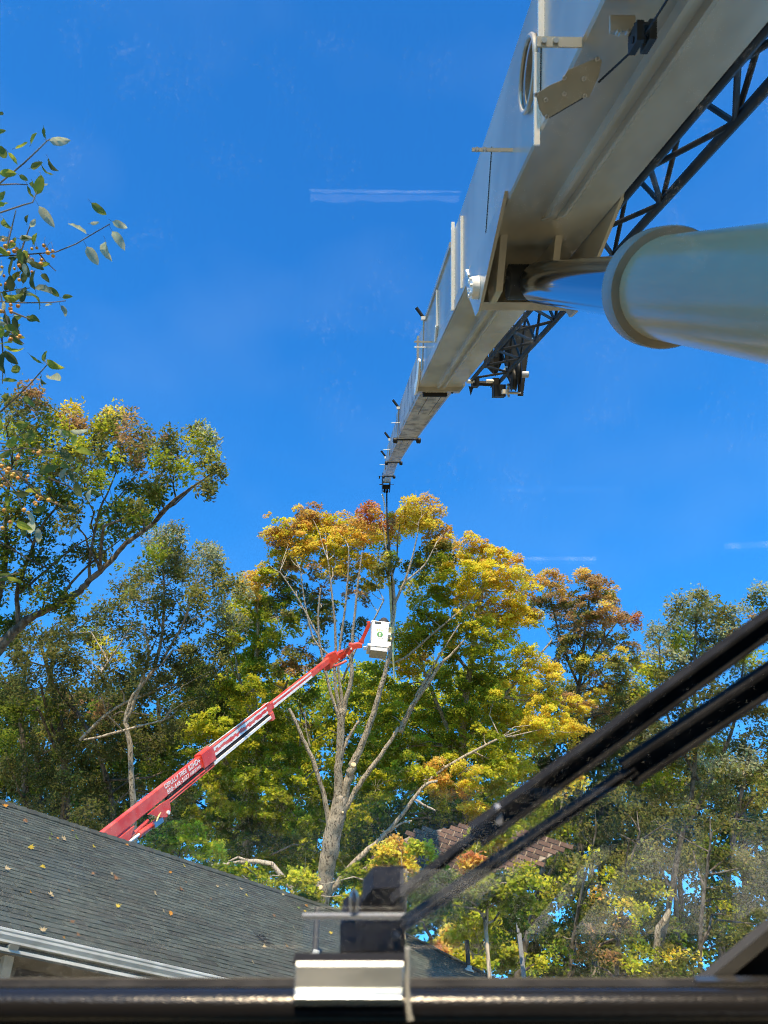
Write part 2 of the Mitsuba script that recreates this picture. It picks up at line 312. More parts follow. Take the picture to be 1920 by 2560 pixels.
    obj('cable_lug', MB().tube([at_g(1497, 152) - gn * .02, at_g(1494, 195) - gn * .02, at_g(1470, 245) - gn * .02], .008, 6).mesh(), 'm_boom', bm)
    obj('guard_rail', MB().tube([at_g(1374, 292) - gn * .02, at_g(1458, 243) - gn * .02], .008, 6).mesh(), 'm_jib', bm)
    obj('block_bracket', MB().box(at(1556, 62, 3.02), AX, (.05, .006, .034)).box(at(1572, 72, 3.0), AX, (.075, .006, .012)).mesh(), 'm_boom', bm)
    bl = obj('cable_block', MB().box(at(1590, 95, 2.96), AX, (.014, .05, .038)).box(at(1621, 92, 2.96), AX, (.014, .05, .038)).box(at(1605, 79, 2.96), AX, (.036, .05, .006)).mesh(), 'm_jib', bm)
    obj('roller', MB().tube([at(1580, 100, 2.95), at(1630, 98, 2.95)], .013, 10).mesh(), 'm_black', bl)
    for x in (1588, 1614): obj('bolt', MB().tube([at(x, 78, 2.96), at(x, 58, 2.96)], .0055, 6).mesh(), 'm_jib', bl)
    for x in (1545, 1570): obj('bolt', MB().add(*lathe([(-.014, .008), (.01, .010)], at(x, 82, 2.99), BD, 8)).mesh(), 'm_boom', bl)
    obj('cable', MB().tube([at_g(1497, 205), at(1580, 128, 3.0), at(1604, 100, 2.96), at(1668, 0, 2.7), at(1720, -80, 2.5)], .005, 6).mesh(), 'm_black', bm)
    # luffing cylinder
    def Cy(s): return B(XC, s, .298 * s - .047)
    ca = nz(Cy(1) - Cy(0))
    def L(s0, prof): return lathe([((s - s0) * 1.0435, r) for s, r in prof], Cy(s0), ca, 64)
    cy = obj('luffing_cylinder', L(-1.5, [(-1.5, .204), (3.15, .214), (3.25, .216)]), 'm_cylinder', bm, smooth=30)
    obj('cylinder_gland', L(3.19, [(3.19, .212), (3.20, .246), (3.22, .252), (3.31, .252), (3.335, .244), (3.338, .226), (3.35, .222), (3.36, .15)]), 'm_gland', cy, smooth=30)
    obj('cylinder_rod', L(3.2, [(3.2, .148), (5.55, .148), (5.60, .14)]), 'm_chrome', cy, smooth=30)
    obj('rod_eye', MB().add(*lathe([(-.19, .13), (.19, .13)], Cy(5.78), BX, 28)).mesh(), 'm_jib', cy, smooth=30)
    return bm, droop
boom, droop = build_boom()

# ------------------------------------------------------------------ lattice jib stowed beside the boom
def build_jib():
    j = thing('lattice_jib', 'dark grey lattice jib with sheave head stowed along the right side of the crane boom', 'lattice jib')
    def xin(s): return 1.660 + .0062 * s
    def xout(s): return 1.80 + .033 * s
    c = [lambda s: B(xin(s), s, 1.98), lambda s: B(xout(s), s, 1.98 + .0 * s), lambda s: B(xin(s) + .03, s, 2.42), lambda s: B(xout(s) - .03, s, 2.42)]
    for fn, r in zip(c, (.028, .032, .024, .024)):
        obj('chord', MB().tube([fn(-1), fn(12.35)], r, 12).mesh(), 'm_jib', j, smooth=40)
    n = 12; ss = np.linspace(.2, 12.0, n)
    for i in range(n - 1):
        s, e = ss[i], ss[i + 1]; m = (s + e) / 2
        obj('lacing', MB().tube([c[0](s), c[1](m)], .017, 8).mesh(), 'm_jib', j, smooth=40)
        obj('lacing', MB().tube([c[1](m), c[0](e)], .017, 8).mesh(), 'm_jib', j, smooth=40)
        obj('lacing', MB().tube([c[1](m), c[3](s)], .017, 8).mesh(), 'm_jib', j, smooth=40)
        obj('lacing', MB().tube([c[1](m), c[3](e)], .017, 8).mesh(), 'm_jib', j, smooth=40)
        obj('lacing', MB().tube([c[2](s), c[3](e)], .014, 8).mesh(), 'm_jib', j, smooth=40)
    def Q(x, y, s): return at(x, y, s)
    # end lugs
    obj('end_tie', MB().tube([at(1190, 958, 12.3), at(1250, 960, 12.3)], .04, 8).mesh(), 'm_jib', j)
    for x, y in ((1188, 958), (1237, 957)):
        obj('end_lug', MB().box(at(x, y, 12.3), AX, (.05, .12, .06)).mesh(), 'm_jib', j)
        obj('end_pin', MB().add(*lathe([(-.06, .03), (.06, .03)], at(x - 12, y - 4, 12.2), BX, 10)).mesh(), 'm_rib', j)
    obj('end_lug', MB().prism([at(1172, 965, 12.2), at(1184, 968, 12.2), at(1177, 988, 12.2)], BD * .03).mesh(), 'm_jib', j)
    # head: cheek plates, sheaves, block, chain
    obj('head_cheek', MB().prism([at(1282, 812, 11.6), at(1335, 815, 11.6), at(1318, 868, 11.6), at(1310, 930, 11.6), at(1303, 990, 11.6), at(1294, 990, 11.6), at(1296, 900, 11.6), at(1280, 880, 11.6)], BX * .03).mesh(), 'm_jib', j)
    obj('head_cheek', MB().prism([at(1262, 830, 11.9), at(1300, 812, 11.9), at(1290, 900, 11.9), at(1278, 960, 11.9), at(1268, 940, 11.9), at(1262, 880, 11.9)], BD * .05).mesh(), 'm_jib', j)
    obj('head_cheek', MB().prism([at(1215, 915, 12.0), at(1240, 870, 12.0), at(1262, 830, 12.0), at(1258, 900, 12.0), at(1240, 940, 12.0)], BD * .04).mesh(), 'm_jib', j)
    for x, y, r in ((1294, 930, .21), (1284, 948, .18)):
        obj('sheave', MB().add(*lathe([(-.05, r * .75), (-.035, r), (-.012, r * .85), (.012, r * .85), (.035, r), (.05, r * .75)], at(x, y, 11.5), nz(BX - BD * .08), 28)).mesh(), 'm_jib', j, smooth=30)
    obj('sheave_pin', MB().add(*lathe([(-.1, .05), (.1, .05)], at(1304, 936, 11.4), BX, 14)).mesh(), 'm_grey', j)
    obj('head_block', MB().box(at(1247, 978, 11.8), AX, (.09, .1, .09)).mesh(), 'm_jib', j)
    obj('tow_eye', MB().box(at(1263, 979, 11.6), AX, (.045, .05, .03)).mesh(), 'm_rib', j)
    obj('shaft', MB().tube([at(1262, 981, 11.6), at(1302, 983, 11.6)], .02, 8).mesh(), 'm_steel', j)
    ch = MB()
    for i in range(8): ch.add(*lathe([(-.012, .02), (.012, .02)], at(1270 + (i % 2) * 2, 962 + i * 4, 11.55), BX if i % 2 else BD, 8))
    obj('chain', ch.mesh(), 'm_steel', j)
    obj('hook', MB().tube([at(1262, 925, 11.6), at(1264, 918, 11.6), at(1270, 921, 11.6), at(1277, 921, 11.6)], .02, 6).mesh(), 'm_rib', j)
    for k in range(6):
        t = k / 5
        obj('rib_plate', MB().box(at(1215 + 65 * t, 900 - 62 * t, 11.9), [BX, BD, BU], (.03, .03, .12)).mesh(), 'm_jib', j)
build_jib()

# ------------------------------------------------------------------ hoist rope, ball, slings
def build_hoist():
    dT = 42.6
    tagobj('hoist_rope', MB().tube([at(967, 1228, dT), at(967, 1362, dT - .7)], .040, 6).mesh(), 'm_black', 'dark wire hoist rope hanging straight down from the boom head', 'hoist rope')
    cb = thing('anti_block_weight', 'small pale weight chain hanging left of the hoist rope under the boom head', 'weight chain')
    m = MB()
    for i in range(7): m.add(*lathe([(-.06, .02), (-.03, .05), (.03, .05), (.06, .02)], at(956 + i * 1.1, 1237 + i * 4.5, dT), [0, 0, 1], 8))
    obj('chain', m.mesh(), 'm_rib', cb); obj('chain_tail', MB().tube([at(960, 1262, dT), at(964, 1282, dT)], .03, 6).mesh(), 'm_rib', cb)
    hb = thing('headache_ball', 'dark round headache ball on the hoist rope in front of the maple crown', 'hook ball')
    c = at(966, 1370, 41.8)
    obj('ball', trimesh.creation.icosphere(2, .17).apply_translation(c), 'm_jib', hb, smooth=True)
    obj('becket', MB().add(*lathe([(0, .07), (.22, .05), (.3, .03)], c + [0, 0, .14], [0, 0, 1], 12)).mesh(), 'm_white', hb)
    obj('hook', MB().tube([c + [0, 0, -.16], c + [0, 0, -.3], c + [.09, 0, -.42], c + [0, 0, -.52], c + [-.09, 0, -.42]], .035, 8).mesh(), 'm_steel', hb)
    p0 = c + [0, 0, -.5]
    g = 'yellow slings rigged from the hook ball to the maple stem'
    tagobj('lifting_sling', MB().tube([p0, at(974, 1470, 40), at(978, 1540, 37.5), at(977, 1600, 35.6)], .050, 6).mesh(), 'm_rope', 'left yellow sling running from the hook ball down past the white bucket', 'sling', g)
    tagobj('lifting_sling', MB().tube([p0 + [.03, 0, 0], at(977, 1470, 40), at(982, 1560, 37), at(983, 1640, 35.2), at(986, 1698, 35.0)], .042, 6).mesh(), 'm_rope', 'longer yellow sling whose loose end hangs below the white bucket', 'sling', g)
    tagobj('choker_loop', MB().tube([at(981, 1566, 35.4), at(988, 1545, 35.5), at(990, 1520, 35.6), at(986, 1512, 35.7)], .016, 6).mesh(), 'm_rope', 'thin rope loop tied round the stem right of the bucket', 'rope')
    m = MB()
    for k in range(5): m.tube([at(972, 1568 + 3 * k, 35.3), at(979, 1571 + 3 * k, 35.15), at(984, 1568 + 3 * k, 35.4)], .03, 6)
    tagobj('sling_knot', m.mesh(), 'm_rope', 'yellow rope knot wrapped on the stem beside the bucket rim', 'knot')
build_hoist()

# ------------------------------------------------------------------ tracked lift with bucket
def build_lift():
    L = thing('tracked_lift', 'red tracked lift boom rising from behind the dark roof to the white bucket', 'aerial lift')
    pts = {0: (262, 2092, 17.0), 1: (521, 1886, 21.5), 2: (668, 1773, 25.6), 3: (820, 1652, 31.0)}
    P = {k: at(*v) for k, v in pts.items()}
    d = nz(P[3] - P[0])
    for k in (1, 2):   # the middle joints lie on the straight line of the boom
        t_ = np.linspace(0, np.linalg.norm(P[3] - P[0]), 400); xs = np.array([project(P[0] + d * q)[0] for q in t_]); P[k] = P[0] + d * np.interp(pts[k][0], xs, t_)
    side = nz(np.cross(d, [0, 0, 1])); up = np.cross(side, d)
    toc = nz(CAM - P[1]); side = side if side @ toc > 0 else -side
    def beam(a, b, h0, h1, w, off=0, c=.02):
        def ring(p, h): return [p + side * x + up * u for x, u in ((w, h - c), (w - c, h), (-w + c, h), (-w, h - c), (-w, -h + c), (-w + c, -h), (w - c, -h), (w, -h + c))]
        return loft([ring(a + up * off, h0), ring(b + up * off, h1)])
    p0 = P[0] - d * 1.6
    b1 = obj('base_boom', beam(p0, P[1], .155, .155, .08), 'm_red', L)
    e1 = P[1]; l1 = np.linalg.norm(P[1] - P[0])
    obj('end_collar', beam(e1 - d * .5, e1 + d * .15, .205, .205, .12), 'm_red', b1)
    # cheek bracket for the lift cylinder
    ck = [P[0] + d * (l1 * q) + up * u + side * .10 for q, u in ((.30, -.18), (.42, -.18), (.50, -.22), (.485, -.50), (.44, -.56), (.40, -.48), (.33, -.24))]
    obj('cylinder_cheek', MB().prism(ck, side * .03).mesh(), 'm_red', b1)
    pin = P[0] + d * (l1 * .455) + up * -.48 + side * .13
    obj('pin', MB().add(*lathe([(-.02, .05), (.04, .05)], pin, side, 14)).mesh(), 'm_white', b1)
    ft = [P[0] + d * q + up * u + side * .10 for q, u in ((-.9, -.2), (.9, -.2), (.72, -.34), (.0, -.75), (-.9, -.75))]
    obj('foot_cheek', MB().prism(ft, side * -.2).mesh(), 'm_red', b1)
    for off, r, m_ in ((-.26, .035, 'm_red'), (-.33, .025, 'm_red')):
        obj('hose_track', MB().tube([P[0] + d * (l1 * .5) + up * off + side * .06, P[1] + up * off + side * .06 + d * .1], r, 8).mesh(), m_, b1)
    obj('hose_gap', MB().box((P[0] + d * (l1 * .75)) + up * -.205 + side * .04, [d, side, up], (l1 * .25, .04, .03)).mesh(), 'm_gap', b1)
    # lettering on the base boom
    def along(s, u): return P[0] + d * s + up * u + side * .0815
    obj('lettering', text_on('CIPULLY TREE', .11, along(l1 * .50, .035), d, up), 'm_white', b1, label='white company name lettering along the red boom')
    obj('lettering', text_on('800-648-1037', .10, along(l1 * .51, -.12), d, up), 'm_white', b1, label='white telephone number under the company name')
    obj('lettering', text_on('82HD+', .135, along(l1 * .745, .015), d, up), 'm_white', b1, label='large white model lettering near the boom collar')
    obj('lettering', text_on('ARBOR PRO', .07, along(l1 * .75, -.11), d, up), 'm_white', b1)
    # lift cylinder
    q0 = P[0] + d * (l1 * .445) + up * -.55; q1 = at(313, 2112, 17.4); cd = nz(q1 - q0); ln = np.linalg.norm(q1 - q0)
    cyl = obj('lift_cylinder', MB().tube([q0, q0 + cd * ln * .66], .075, 12).mesh(), 'm_red', L, smooth=40)
    obj('cylinder_rod', MB().tube([q0 + cd * ln * .6, q0 + cd * ln * 1.5], .038, 12).mesh(), 'm_rib', cyl, smooth=40)
    obj('valve_block', MB().box(q0 + cd * ln * .24 + side * .08, [cd, side, np.cross(cd, side)], (.2, .05, .06)).box(q0 + cd * ln * .12 + up * .16 + side * .05, [cd, side, up], (.16, .04, .05)).mesh(), 'm_steel', cyl)
    obj('hose', MB().tube([q0 + up * .12, q0 + cd * .15 + up * .2 + side * .1, q0 + cd * .4 + up * .1 + side * .12, q0 + cd * .5 + side * .1], .02, 6).mesh(), 'm_rope', cyl)
    obj('hose_guard', MB().tube([P[0] + d * (l1 * .16) + up * -.38, P[0] + d * (l1 * .32) + up * -.36], .05, 8).mesh(), 'm_red', b1)
    # second and third boom
    b2 = obj('middle_boom', beam(P[1] - d * .3, P[2], .135, .13, .08), 'm_red', L)
    l2 = np.linalg.norm(P[2] - P[1]); m = MB(); rr = np.random.default_rng(3)
    for i in range(26):   # ragged white stripe decal
        s = l2 * (.04 + .92 * i / 26); e = l2 * (.04 + .92 * (i + 1) / 26)
        lo, hi = .02 + .05 * rr.random(), .118
        m.box(P[1] + d * (s + e) / 2 + up * (lo + hi) / 2 + side * .082, [d, side, up], ((e - s) / 2, .002, (hi - lo) / 2))
        lo2, hi2 = -.118, -.03 - .05 * rr.random()
        m.box(P[1] + d * (s + e) / 2 + up * (lo2 + hi2) / 2 + side * .082, [d, side, up], ((e - s) / 2, .002, (hi2 - lo2) / 2))
    obj('stripe_decal', m.mesh(), 'm_white', b2, label='ragged white stripe decal on the middle boom')
    obj('hose_tray', MB().box(P[1] + d * l2 * .5 + up * -.265 + side * .06, [d, side, up], (l2 * .5, .06, .04)).mesh(), 'm_white', b2)
    obj('tray_gap', MB().box(P[1] + d * l2 * .5 + up * -.19 + side * .03, [d, side, up], (l2 * .5, .05, .04)).mesh(), 'm_gap', b2)
    obj('wire', MB().tube([P[1] + up * .23 + side * .1, P[2] + up * .2 + side * .1], .014, 6).mesh(), 'm_white', b2)
    obj('end_collar', beam(P[2] - d * .16, P[2] + d * .10, .175, .175, .105), 'm_red', b2)
    obj('collar_lug', MB().box(P[2] + up * -.28 + side * .05, [d, side, up], (.11, .08, .12)).mesh(), 'm_red', b2)
    b3 = obj('outer_boom', beam(P[2] - d * .3, P[3] + d * .2, .115, .12, .07), 'm_red', L)
    l3 = np.linalg.norm(P[3] - P[2])
    obj('stripe_decal', MB().box(P[2] + d * l3 * .36 + up * .075 + side * .072, [d, side, up], (l3 * .3, .002, .025)).box(P[2] + d * l3 * .36 + up * -.07 + side * .072, [d, side, up], (l3 * .3, .002, .04)).mesh(), 'm_white', b3)
    # knuckle and jib arm
    def plate(pix, dep, w, name, m_, par, **k): return obj(name, MB().prism([at(x, y, dep) for x, y in pix], FWD * w).mesh(), m_, par, **k)
    kn = plate([(805, 1655), (815, 1640), (838, 1630), (845, 1640), (828, 1672), (812, 1678)], 31.0, .4, 'knuckle', 'm_red', L)
    ja = plate([(826, 1640), (868, 1622), (872, 1610), (884, 1611), (895, 1608), (905, 1612), (905, 1620), (887, 1622), (874, 1637), (840, 1658), (822, 1660)], 32.0, .35, 'jib_arm', 'm_red', L)
    obj('jib_cylinder', MB().tube([at(838, 1638, 31.8), at(858, 1627, 31.9)], .06, 8).mesh(), 'm_red', ja)
    obj('jib_rod', MB().tube([at(856, 1628, 31.9), at(874, 1615, 32)], .03, 8).mesh(), 'm_chrome', ja)
    obj('lower_link', MB().tube([at(830, 1668, 31.5), at(852, 1659, 31.8), at(866, 1652, 31.9)], .05, 8).mesh(), 'm_red', ja)
    for x, y in ((868, 1638), (848, 1648), (878, 1622)): obj('pin', MB().add(*lathe([(-.03, .035), (.03, .035)], at(x, y, 31.95), FWD, 10)).mesh(), 'm_white', ja)
    mast = plate([(896, 1606), (903, 1596), (914, 1570), (918, 1562), (917, 1556), (925, 1554), (926, 1562), (921, 1576), (911, 1598), (909, 1610)], 32.6, .2, 'bucket_mast', 'm_red', L)
    plate([(908, 1619), (921, 1617), (922, 1624), (909, 1626)], 32.8, .3, 'rotator_box', 'm_white', mast)
    obj('mast_hose', MB().tube([at(898, 1604, 32.5), at(895, 1590, 32.4), at(899, 1583, 32.4), at(905, 1590, 32.5)], .02, 6).mesh(), 'm_black', mast)
    plate([(900, 1612), (905, 1613), (905, 1617), (899, 1617)], 32.4, .1, 'fitting', 'm_steel', mast)
    # tracked base standing on the ground behind the house
    g = P[0] - d * 1.6; gz = float(hill(np.array(g[0]), np.array(g[1])))
    chs = obj('chassis', MB().box([g[0], g[1], gz + 1.0], np.eye(3), (.55, 1.2, .35)).box([g[0], g[1], (gz + 1.3 + g[2]) / 2], np.eye(3), (.35, .4, (g[2] - gz - 1.1) / 2)).mesh(), 'm_red', L)
    for sx in (-.6, .6): obj('track', MB().box([g[0] + sx, g[1], gz + .35], np.eye(3), (.16, 1.1, .33)).mesh(), 'm_black', L)
    # bucket: open-topped, rounded, with rim and toe box
    bk = obj('bucket', bucket_mesh(), 'm_bucket', L, smooth=35)
    C, ax = BK
    obj('bucket_rim', MB().tube([C + ax[0] * x + ax[1] * y + ax[2] * .56 for x, y in ((-.38, -.30), (.38, -.30), (.38, .30), (-.38, .30), (-.38, -.30))], .035, 8).mesh(), 'm_white', bk)
    obj('toe_shelf', MB().box(C + ax[2] * -.66 + ax[0] * -.05, ax, (.44, .34, .045)).mesh(), 'm_white', bk)
    obj('bucket_base', MB().box(C + ax[2] * -.80, ax, (.36, .30, .10)).mesh(), 'm_grey', bk)
    e = C + ax[1] * -.312 + ax[2] * -.08
    logo = obj('emblem', MB().add(*lathe([(0, .13), (.006, .13)], e, -ax[1], 28)).mesh(), 'm_green', bk, label='round green emblem on the bucket front')
    obj('emblem_tree', MB().add(*lathe([(0, .038), (.009, .038)], e + ax[2] * .03, -ax[1], 12)).box(e + ax[2] * -.05, ax, (.014, .009, .05)).mesh(), 'm_white', logo)
    m = MB()
    for i in range(7): m.box(e + ax[0] * (-.18 + .06 * i) + ax[2] * -.17, ax, (.019, .004, .035))
    obj('print', m.mesh(), 'm_grey', bk, label='row of small grey print below the green emblem')
    m = MB()
    for i in range(2):
        for k_ in range(2): m.box(e + ax[0] * (.20 + .07 * i) + ax[2] * (.35 + .09 * k_), ax, (.024, .004, .03))
    obj('sticker', m.mesh(), 'm_grey', bk, label='small grey stickers at the bucket top right')
    obj('sticker', MB().box(e + ax[0] * -.12 + ax[2] * .575, ax, (.13, .03, .045)).mesh(), 'm_pipe', bk)
    m = MB()
    for i in range(3): m.box(e + ax[0] * (-.12 + .1 * i) + ax[2] * .24, ax, (.04, .004, .02)); m.box(e + ax[0] * (-.12 + .1 * i) + ax[2] * .18, ax, (.03, .004, .015))
    obj('sticker', m.mesh(), 'm_rope', bk)
    obj('step', MB().box(C + ax[0] * .42 + ax[2] * .10, ax, (.07, .16, .06)).box(C + ax[0] * .42 + ax[2] * -.42, ax, (.07, .18, .10)).mesh(), 'm_white', bk)
BK = (at(948, 1592, 33.2), np.array([nz([1, .12, -.05]), nz([-.12, 1, 0]), nz([.05, 0, 1])]))
def bucket_mesh():
    C, ax = BK
    def ring(w, dep, z, r=.08):
        pts = []
        for sx, sy, a0 in ((1, 1, 0), (-1, 1, 90), (-1, -1, 180), (1, -1, 270)):
            for k in range(4):
                t = math.radians(a0 + 30 * k); pts.append(C + ax[0] * (sx * (w - r) + r * math.cos(t)) + ax[1] * (sy * (dep - r) + r * math.sin(t)) + ax[2] * z)
        return pts
    return loft([ring(.33, .27, -.60), ring(.345, .29, -.56), ring(.385, .31, .56), ring(.36, .285, .56), ring(.32, .26, -.52)])
build_lift()

def build_person():
    C, ax = BK
    def S(p, r): return trimesh.creation.icosphere(2, r).apply_translation(C + ax[0] * p[0] + ax[1] * p[1] + ax[2] * p[2])
    def bone(a, ra, b, rb): return manifold3d.Manifold.batch_hull([to_m(S(a, ra)), to_m(S(b, rb))])
    def to_m(m): return manifold3d.Manifold(manifold3d.Mesh(np.asarray(m.vertices, np.float32), np.asarray(m.faces, np.uint32)))
    hip, chest, neck = (.10, .0, .34), (.16, -.02, .80), (.22, .10, .88)
    bones = [bone((.10, .0, .24), .16, hip, .17), bone(hip, .17, chest, .185), bone(chest, .17, neck, .09), bone((0.0, .0, .80), .085, (.32, .0, .80), .085)]
    for s in (-1, 1):
        bones += [bone((.10 + s * .09, .02, .2), .10, (.10 + s * .10, 0, -.18), .07), bone((.10 + s * .10, 0, -.18), .07, (.10 + s * .10, .02, -.50), .05)]
        sh = (.16 + s * .18, .02, .78); el = (.16 + s * .24, .22, .62); ha = (.20 + s * .12, .36, .66)
        bones += [bone(sh, .075, el, .052), bone(el, .052, ha, .038)]
    m = bones[0]
    for b in bones[1:]: m = m + b
    m = m.refine_to_length(.05); me = m.to_mesh(); t = trimesh.Trimesh(me.vert_properties[:, :3], me.tri_verts, process=True)
    trimesh.smoothing.filter_taubin(t, iterations=8)
    p = thing('person', 'person in a dark jacket bent over inside the white bucket, back above the rim', 'person')
    obj('body', t, 'm_jacket', p, smooth=True)
    hd = trimesh.creation.icosphere(3, .105); hd.apply_scale([.85, 1.0, 1.2]); hd.apply_translation(C + ax[0] * .24 + ax[1] * .2 + ax[2] * .93); obj('head', hd, 'm_skin', p, smooth=True)
    hl = trimesh.creation.icosphere(3, .135); hl.apply_scale([.95, 1.1, .85]); hl.apply_translation(C + ax[0] * .24 + ax[1] * .18 + ax[2] * .965); obj('helmet', hl, 'm_jacket', p, smooth=True)
    for s in (-1, 1):
        hc = np.array([.20 + s * .12, .37, .66]); hm = MB().tube([C + ax.T @ hc, C + ax.T @ (hc + [0, .06, .03])], [.036, .034], 8)
        for q in range(4): hm.tube([C + ax.T @ (hc + [(q - 1.5) * .018, .06, .03]), C + ax.T @ (hc + [(q - 1.5) * .02, .11, .04]), C + ax.T @ (hc + [(q - 1.5) * .02, .135, .015])], [.009, .0085, .007], 6)
        hm.tube([C + ax.T @ (hc + [-s * .03, .02, .02]), C + ax.T @ (hc + [-s * .06, .06, .03]), C + ax.T @ (hc + [-s * .055, .09, .03])], [.011, .010, .008], 6)
        obj('hand', hm.mesh(), 'm_skin', p, smooth=40)
build_person()

# ------------------------------------------------------------------ house with shingle roof
E0 = at(0, 2316, 8.0); R0 = at(0, 2007, 13.0); R1 = at(820, 2271, 17.26)
RA = R1 - R0; RA[2] = 0; RA = nz(RA)
RN = nz(np.cross(RA, R0 - E0)); RN = RN if RN[2] > 0 else -RN
RB = np.cross(RN, RA); RB = RB if RB[2] > 0 else -RB
VR = float((R0 - E0) @ RB)
RO = nz(np.array([-RB[0], -RB[1], 0]))       # outwards from the eave
def R(u, v, h=0.0): return E0 + RA * u + RB * v + RN * h
def uv_of(x, y): p = hit(x, y, E0, RN) - E0; return float(p @ RA), float(p @ RB)
def build_house():
    h = thing('house', 'house at lower left with dark grey green shingle roof and white gutter', 'house')
    ra, rb = uv_of(1030, 2346), uv_of(1250, 2458)
    def umax(v): return ra[0] + (rb[0] - ra[0]) * (v - ra[1]) / (rb[1] - ra[1])
    um = -4.0
    poly = [R(um, -.02), R(umax(-.02), -.02), R(umax(VR), VR), R(um, VR)]
    roof = obj('roof', MB().prism(poly, -RN * .12).mesh(), 'm_gap', h)
    # far slope so that the roof has a back
    rbk = [R(um, VR), R(umax(VR), VR), R(umax(VR), VR) - RO * 3.6 - np.array([0, 0, 2.9]), R(um, VR) - RO * 3.6 - np.array([0, 0, 2.9])]
    obj('rear_slope', MB().prism(rbk, -np.array([0, 0, .1])).mesh(), 'm_gap', h)
    rr = np.random.default_rng(11)
    tabs = []; exp = .152; nc = int(VR / exp)
    tones = np.array([[.052, .066, .058], [.060, .074, .065], [.048, .059, .052], [.056, .065, .057], [.064, .079, .069], [.050, .057, .050]])
    for i in range(nc + 1):
        v0 = i * exp - .01; v1 = min(v0 + exp + .03, VR); u = um + rr.random() * .2; up = bool(rr.integers(2))
        while u < umax(v0):
            w = rr.uniform(.12, .34); t = .015 if up else .011
            sl = rr.uniform(-.02, .02); e = [R(u + sl, v0 + rr.uniform(-.004, .004), t), R(u + w - sl, v0 + rr.uniform(-.004, .004), t), R(u + w, v1, .003), R(u, v1, .003)]
            b = [R(u + sl, v0, 0), R(u + w - sl, v0, 0)]
            col = tones[rr.integers(len(tones))] * rr.uniform(.9, 1.1) * (1.06 if up else .96)
            col = col * (.64 + .48 * float(meshkit.fbm(np.array([u * .9, v0 * .35, 4.2]), 3))); tabs.append((np.array(e + b), col)); u += w; up = not up
    F_ = np.array([[0, 1, 2], [0, 2, 3], [4, 5, 1], [4, 1, 0], [5, 2, 1], [4, 0, 3]])
    area = []
    for V, _ in tabs:
        p = np.array([project(q) for q in V[:4]]); c = p.mean(0)
        a = abs(np.cross(p[2] - p[0], p[3] - p[1])) / 2
        vis = -20 < c[0] < 1260 and c[1] < 2470 and not (730 < c[0] < 1030 and c[1] > 2380)
        area.append(a if vis else 0)
    order = np.argsort(-np.array(area)); first = set(order[:300].tolist())
    rest = MB(); rc = []
    for k, (V, col) in enumerate(tabs):
        if k in first: obj('shingle', (V, F_), 'm_shingle', roof, color=np.tile(col, (6, 1)))
        else: rest.add(V, F_); rc.append(np.tile(col, (6, 1)))
    obj('shingle_field', rest.mesh(), 'm_shingle', roof, color=np.vstack(rc), kind='stuff')
    # ridge caps
    s = um; i = 0
    while s < umax(VR) - .1:
        w = .22; c = tones[i % 6] * .8
        V = np.array([R(s, VR - .15, .02), R(s + w, VR - .15, .032), R(s + w, VR, .06), R(s, VR, .045), R(s, VR) - RO * .12 - [0, 0, .05], R(s + w, VR) - RO * .12 - [0, 0, .04], R(s + w, VR - .15, 0), R(s, VR - .15, 0)])
        obj('ridge_cap', (V, [[0, 1, 2], [0, 2, 3], [3, 2, 5], [3, 5, 4], [1, 0, 7], [1, 7, 6]]), 'm_shingle', roof, color=np.tile(c, (8, 1))); s += .2; i += 1
    # hip caps down the right-hand edge
    for k in range(14):
        va, vb = VR * (1 - k / 14), VR * (1 - (k + 1.15) / 14)
        c0, c1 = R(umax(va), va, .03), R(umax(vb), vb, .04)
        obj('hip_cap', MB().box((c0 + c1) / 2, [nz(c1 - c0), RN, np.cross(nz(c1 - c0), RN)], (np.linalg.norm(c1 - c0) / 2, .012, .09)).mesh(), 'm_shingle', roof, color=np.tile(tones[k % 6] * .85, (8, 1)))
    # gutter and eaves
    Z = np.array([0, 0, 1.0])
    def strip(prof, u0, u1): return loft([[R(u, 0) + RO * o + Z * z for o, z in prof] for u in (u0, u1)])
    ue = umax(0)
    obj('drip_edge', strip([(.012, -.005), (.016, -.005), (.016, -.03), (.012, -.03)], um, ue), 'm_gutter', h)
    obj('gutter', strip([(.0, -.045), (.10, -.045), (.125, -.03), (.132, -.035), (.13, -.055), (.118, -.068), (.115, -.09), (.085, -.125), (.08, -.145), (.0, -.145)], um, ue), 'm_gutter', h)
    obj('fascia', strip([(.0, -.03), (.002, -.03), (.002, -.21), (-.02, -.21), (-.02, -.03)], um, ue), 'm_wall', h)
    obj('soffit_trim', strip([(.02, -.185), (.04, -.185), (.04, -.215), (.02, -.215)], um, ue), 'm_gutter', h)
    obj('soffit', strip([(.02, -.215), (.02, -.23), (-.45, -.23), (-.45, -.215)], um, ue), 'm_wall', h)
    obj('wall', strip([(-.45, -.23), (-.45, -5.0), (-.6, -5.0), (-.6, -.23)], um, ue - .3), 'm_wall', h)
    wo = E0 - RO * .45; wn = RO
    a, b = hit(46, 2404, wo, wn), hit(300, 2459, wo, wn)
    obj('window_trim', MB().prism([a, b, b - Z * .055, a - Z * .055], RO * .025).mesh(), 'm_gutter', h)
    a, b = hit(46, 2404, wo, wn), hit(300, 2459, wo, wn)
    obj('window', MB().prism([a - Z * .056, b - Z * .056, b - Z * 1.1, a - Z * 1.1], RO * .012).mesh(), 'm_black', h)
    # downspout elbow with ribs
    dsp = MB(); c0, c1, c2 = at(34, 2364, 7.95), at(20, 2392, 8.0), at(8, 2446, 8.1)
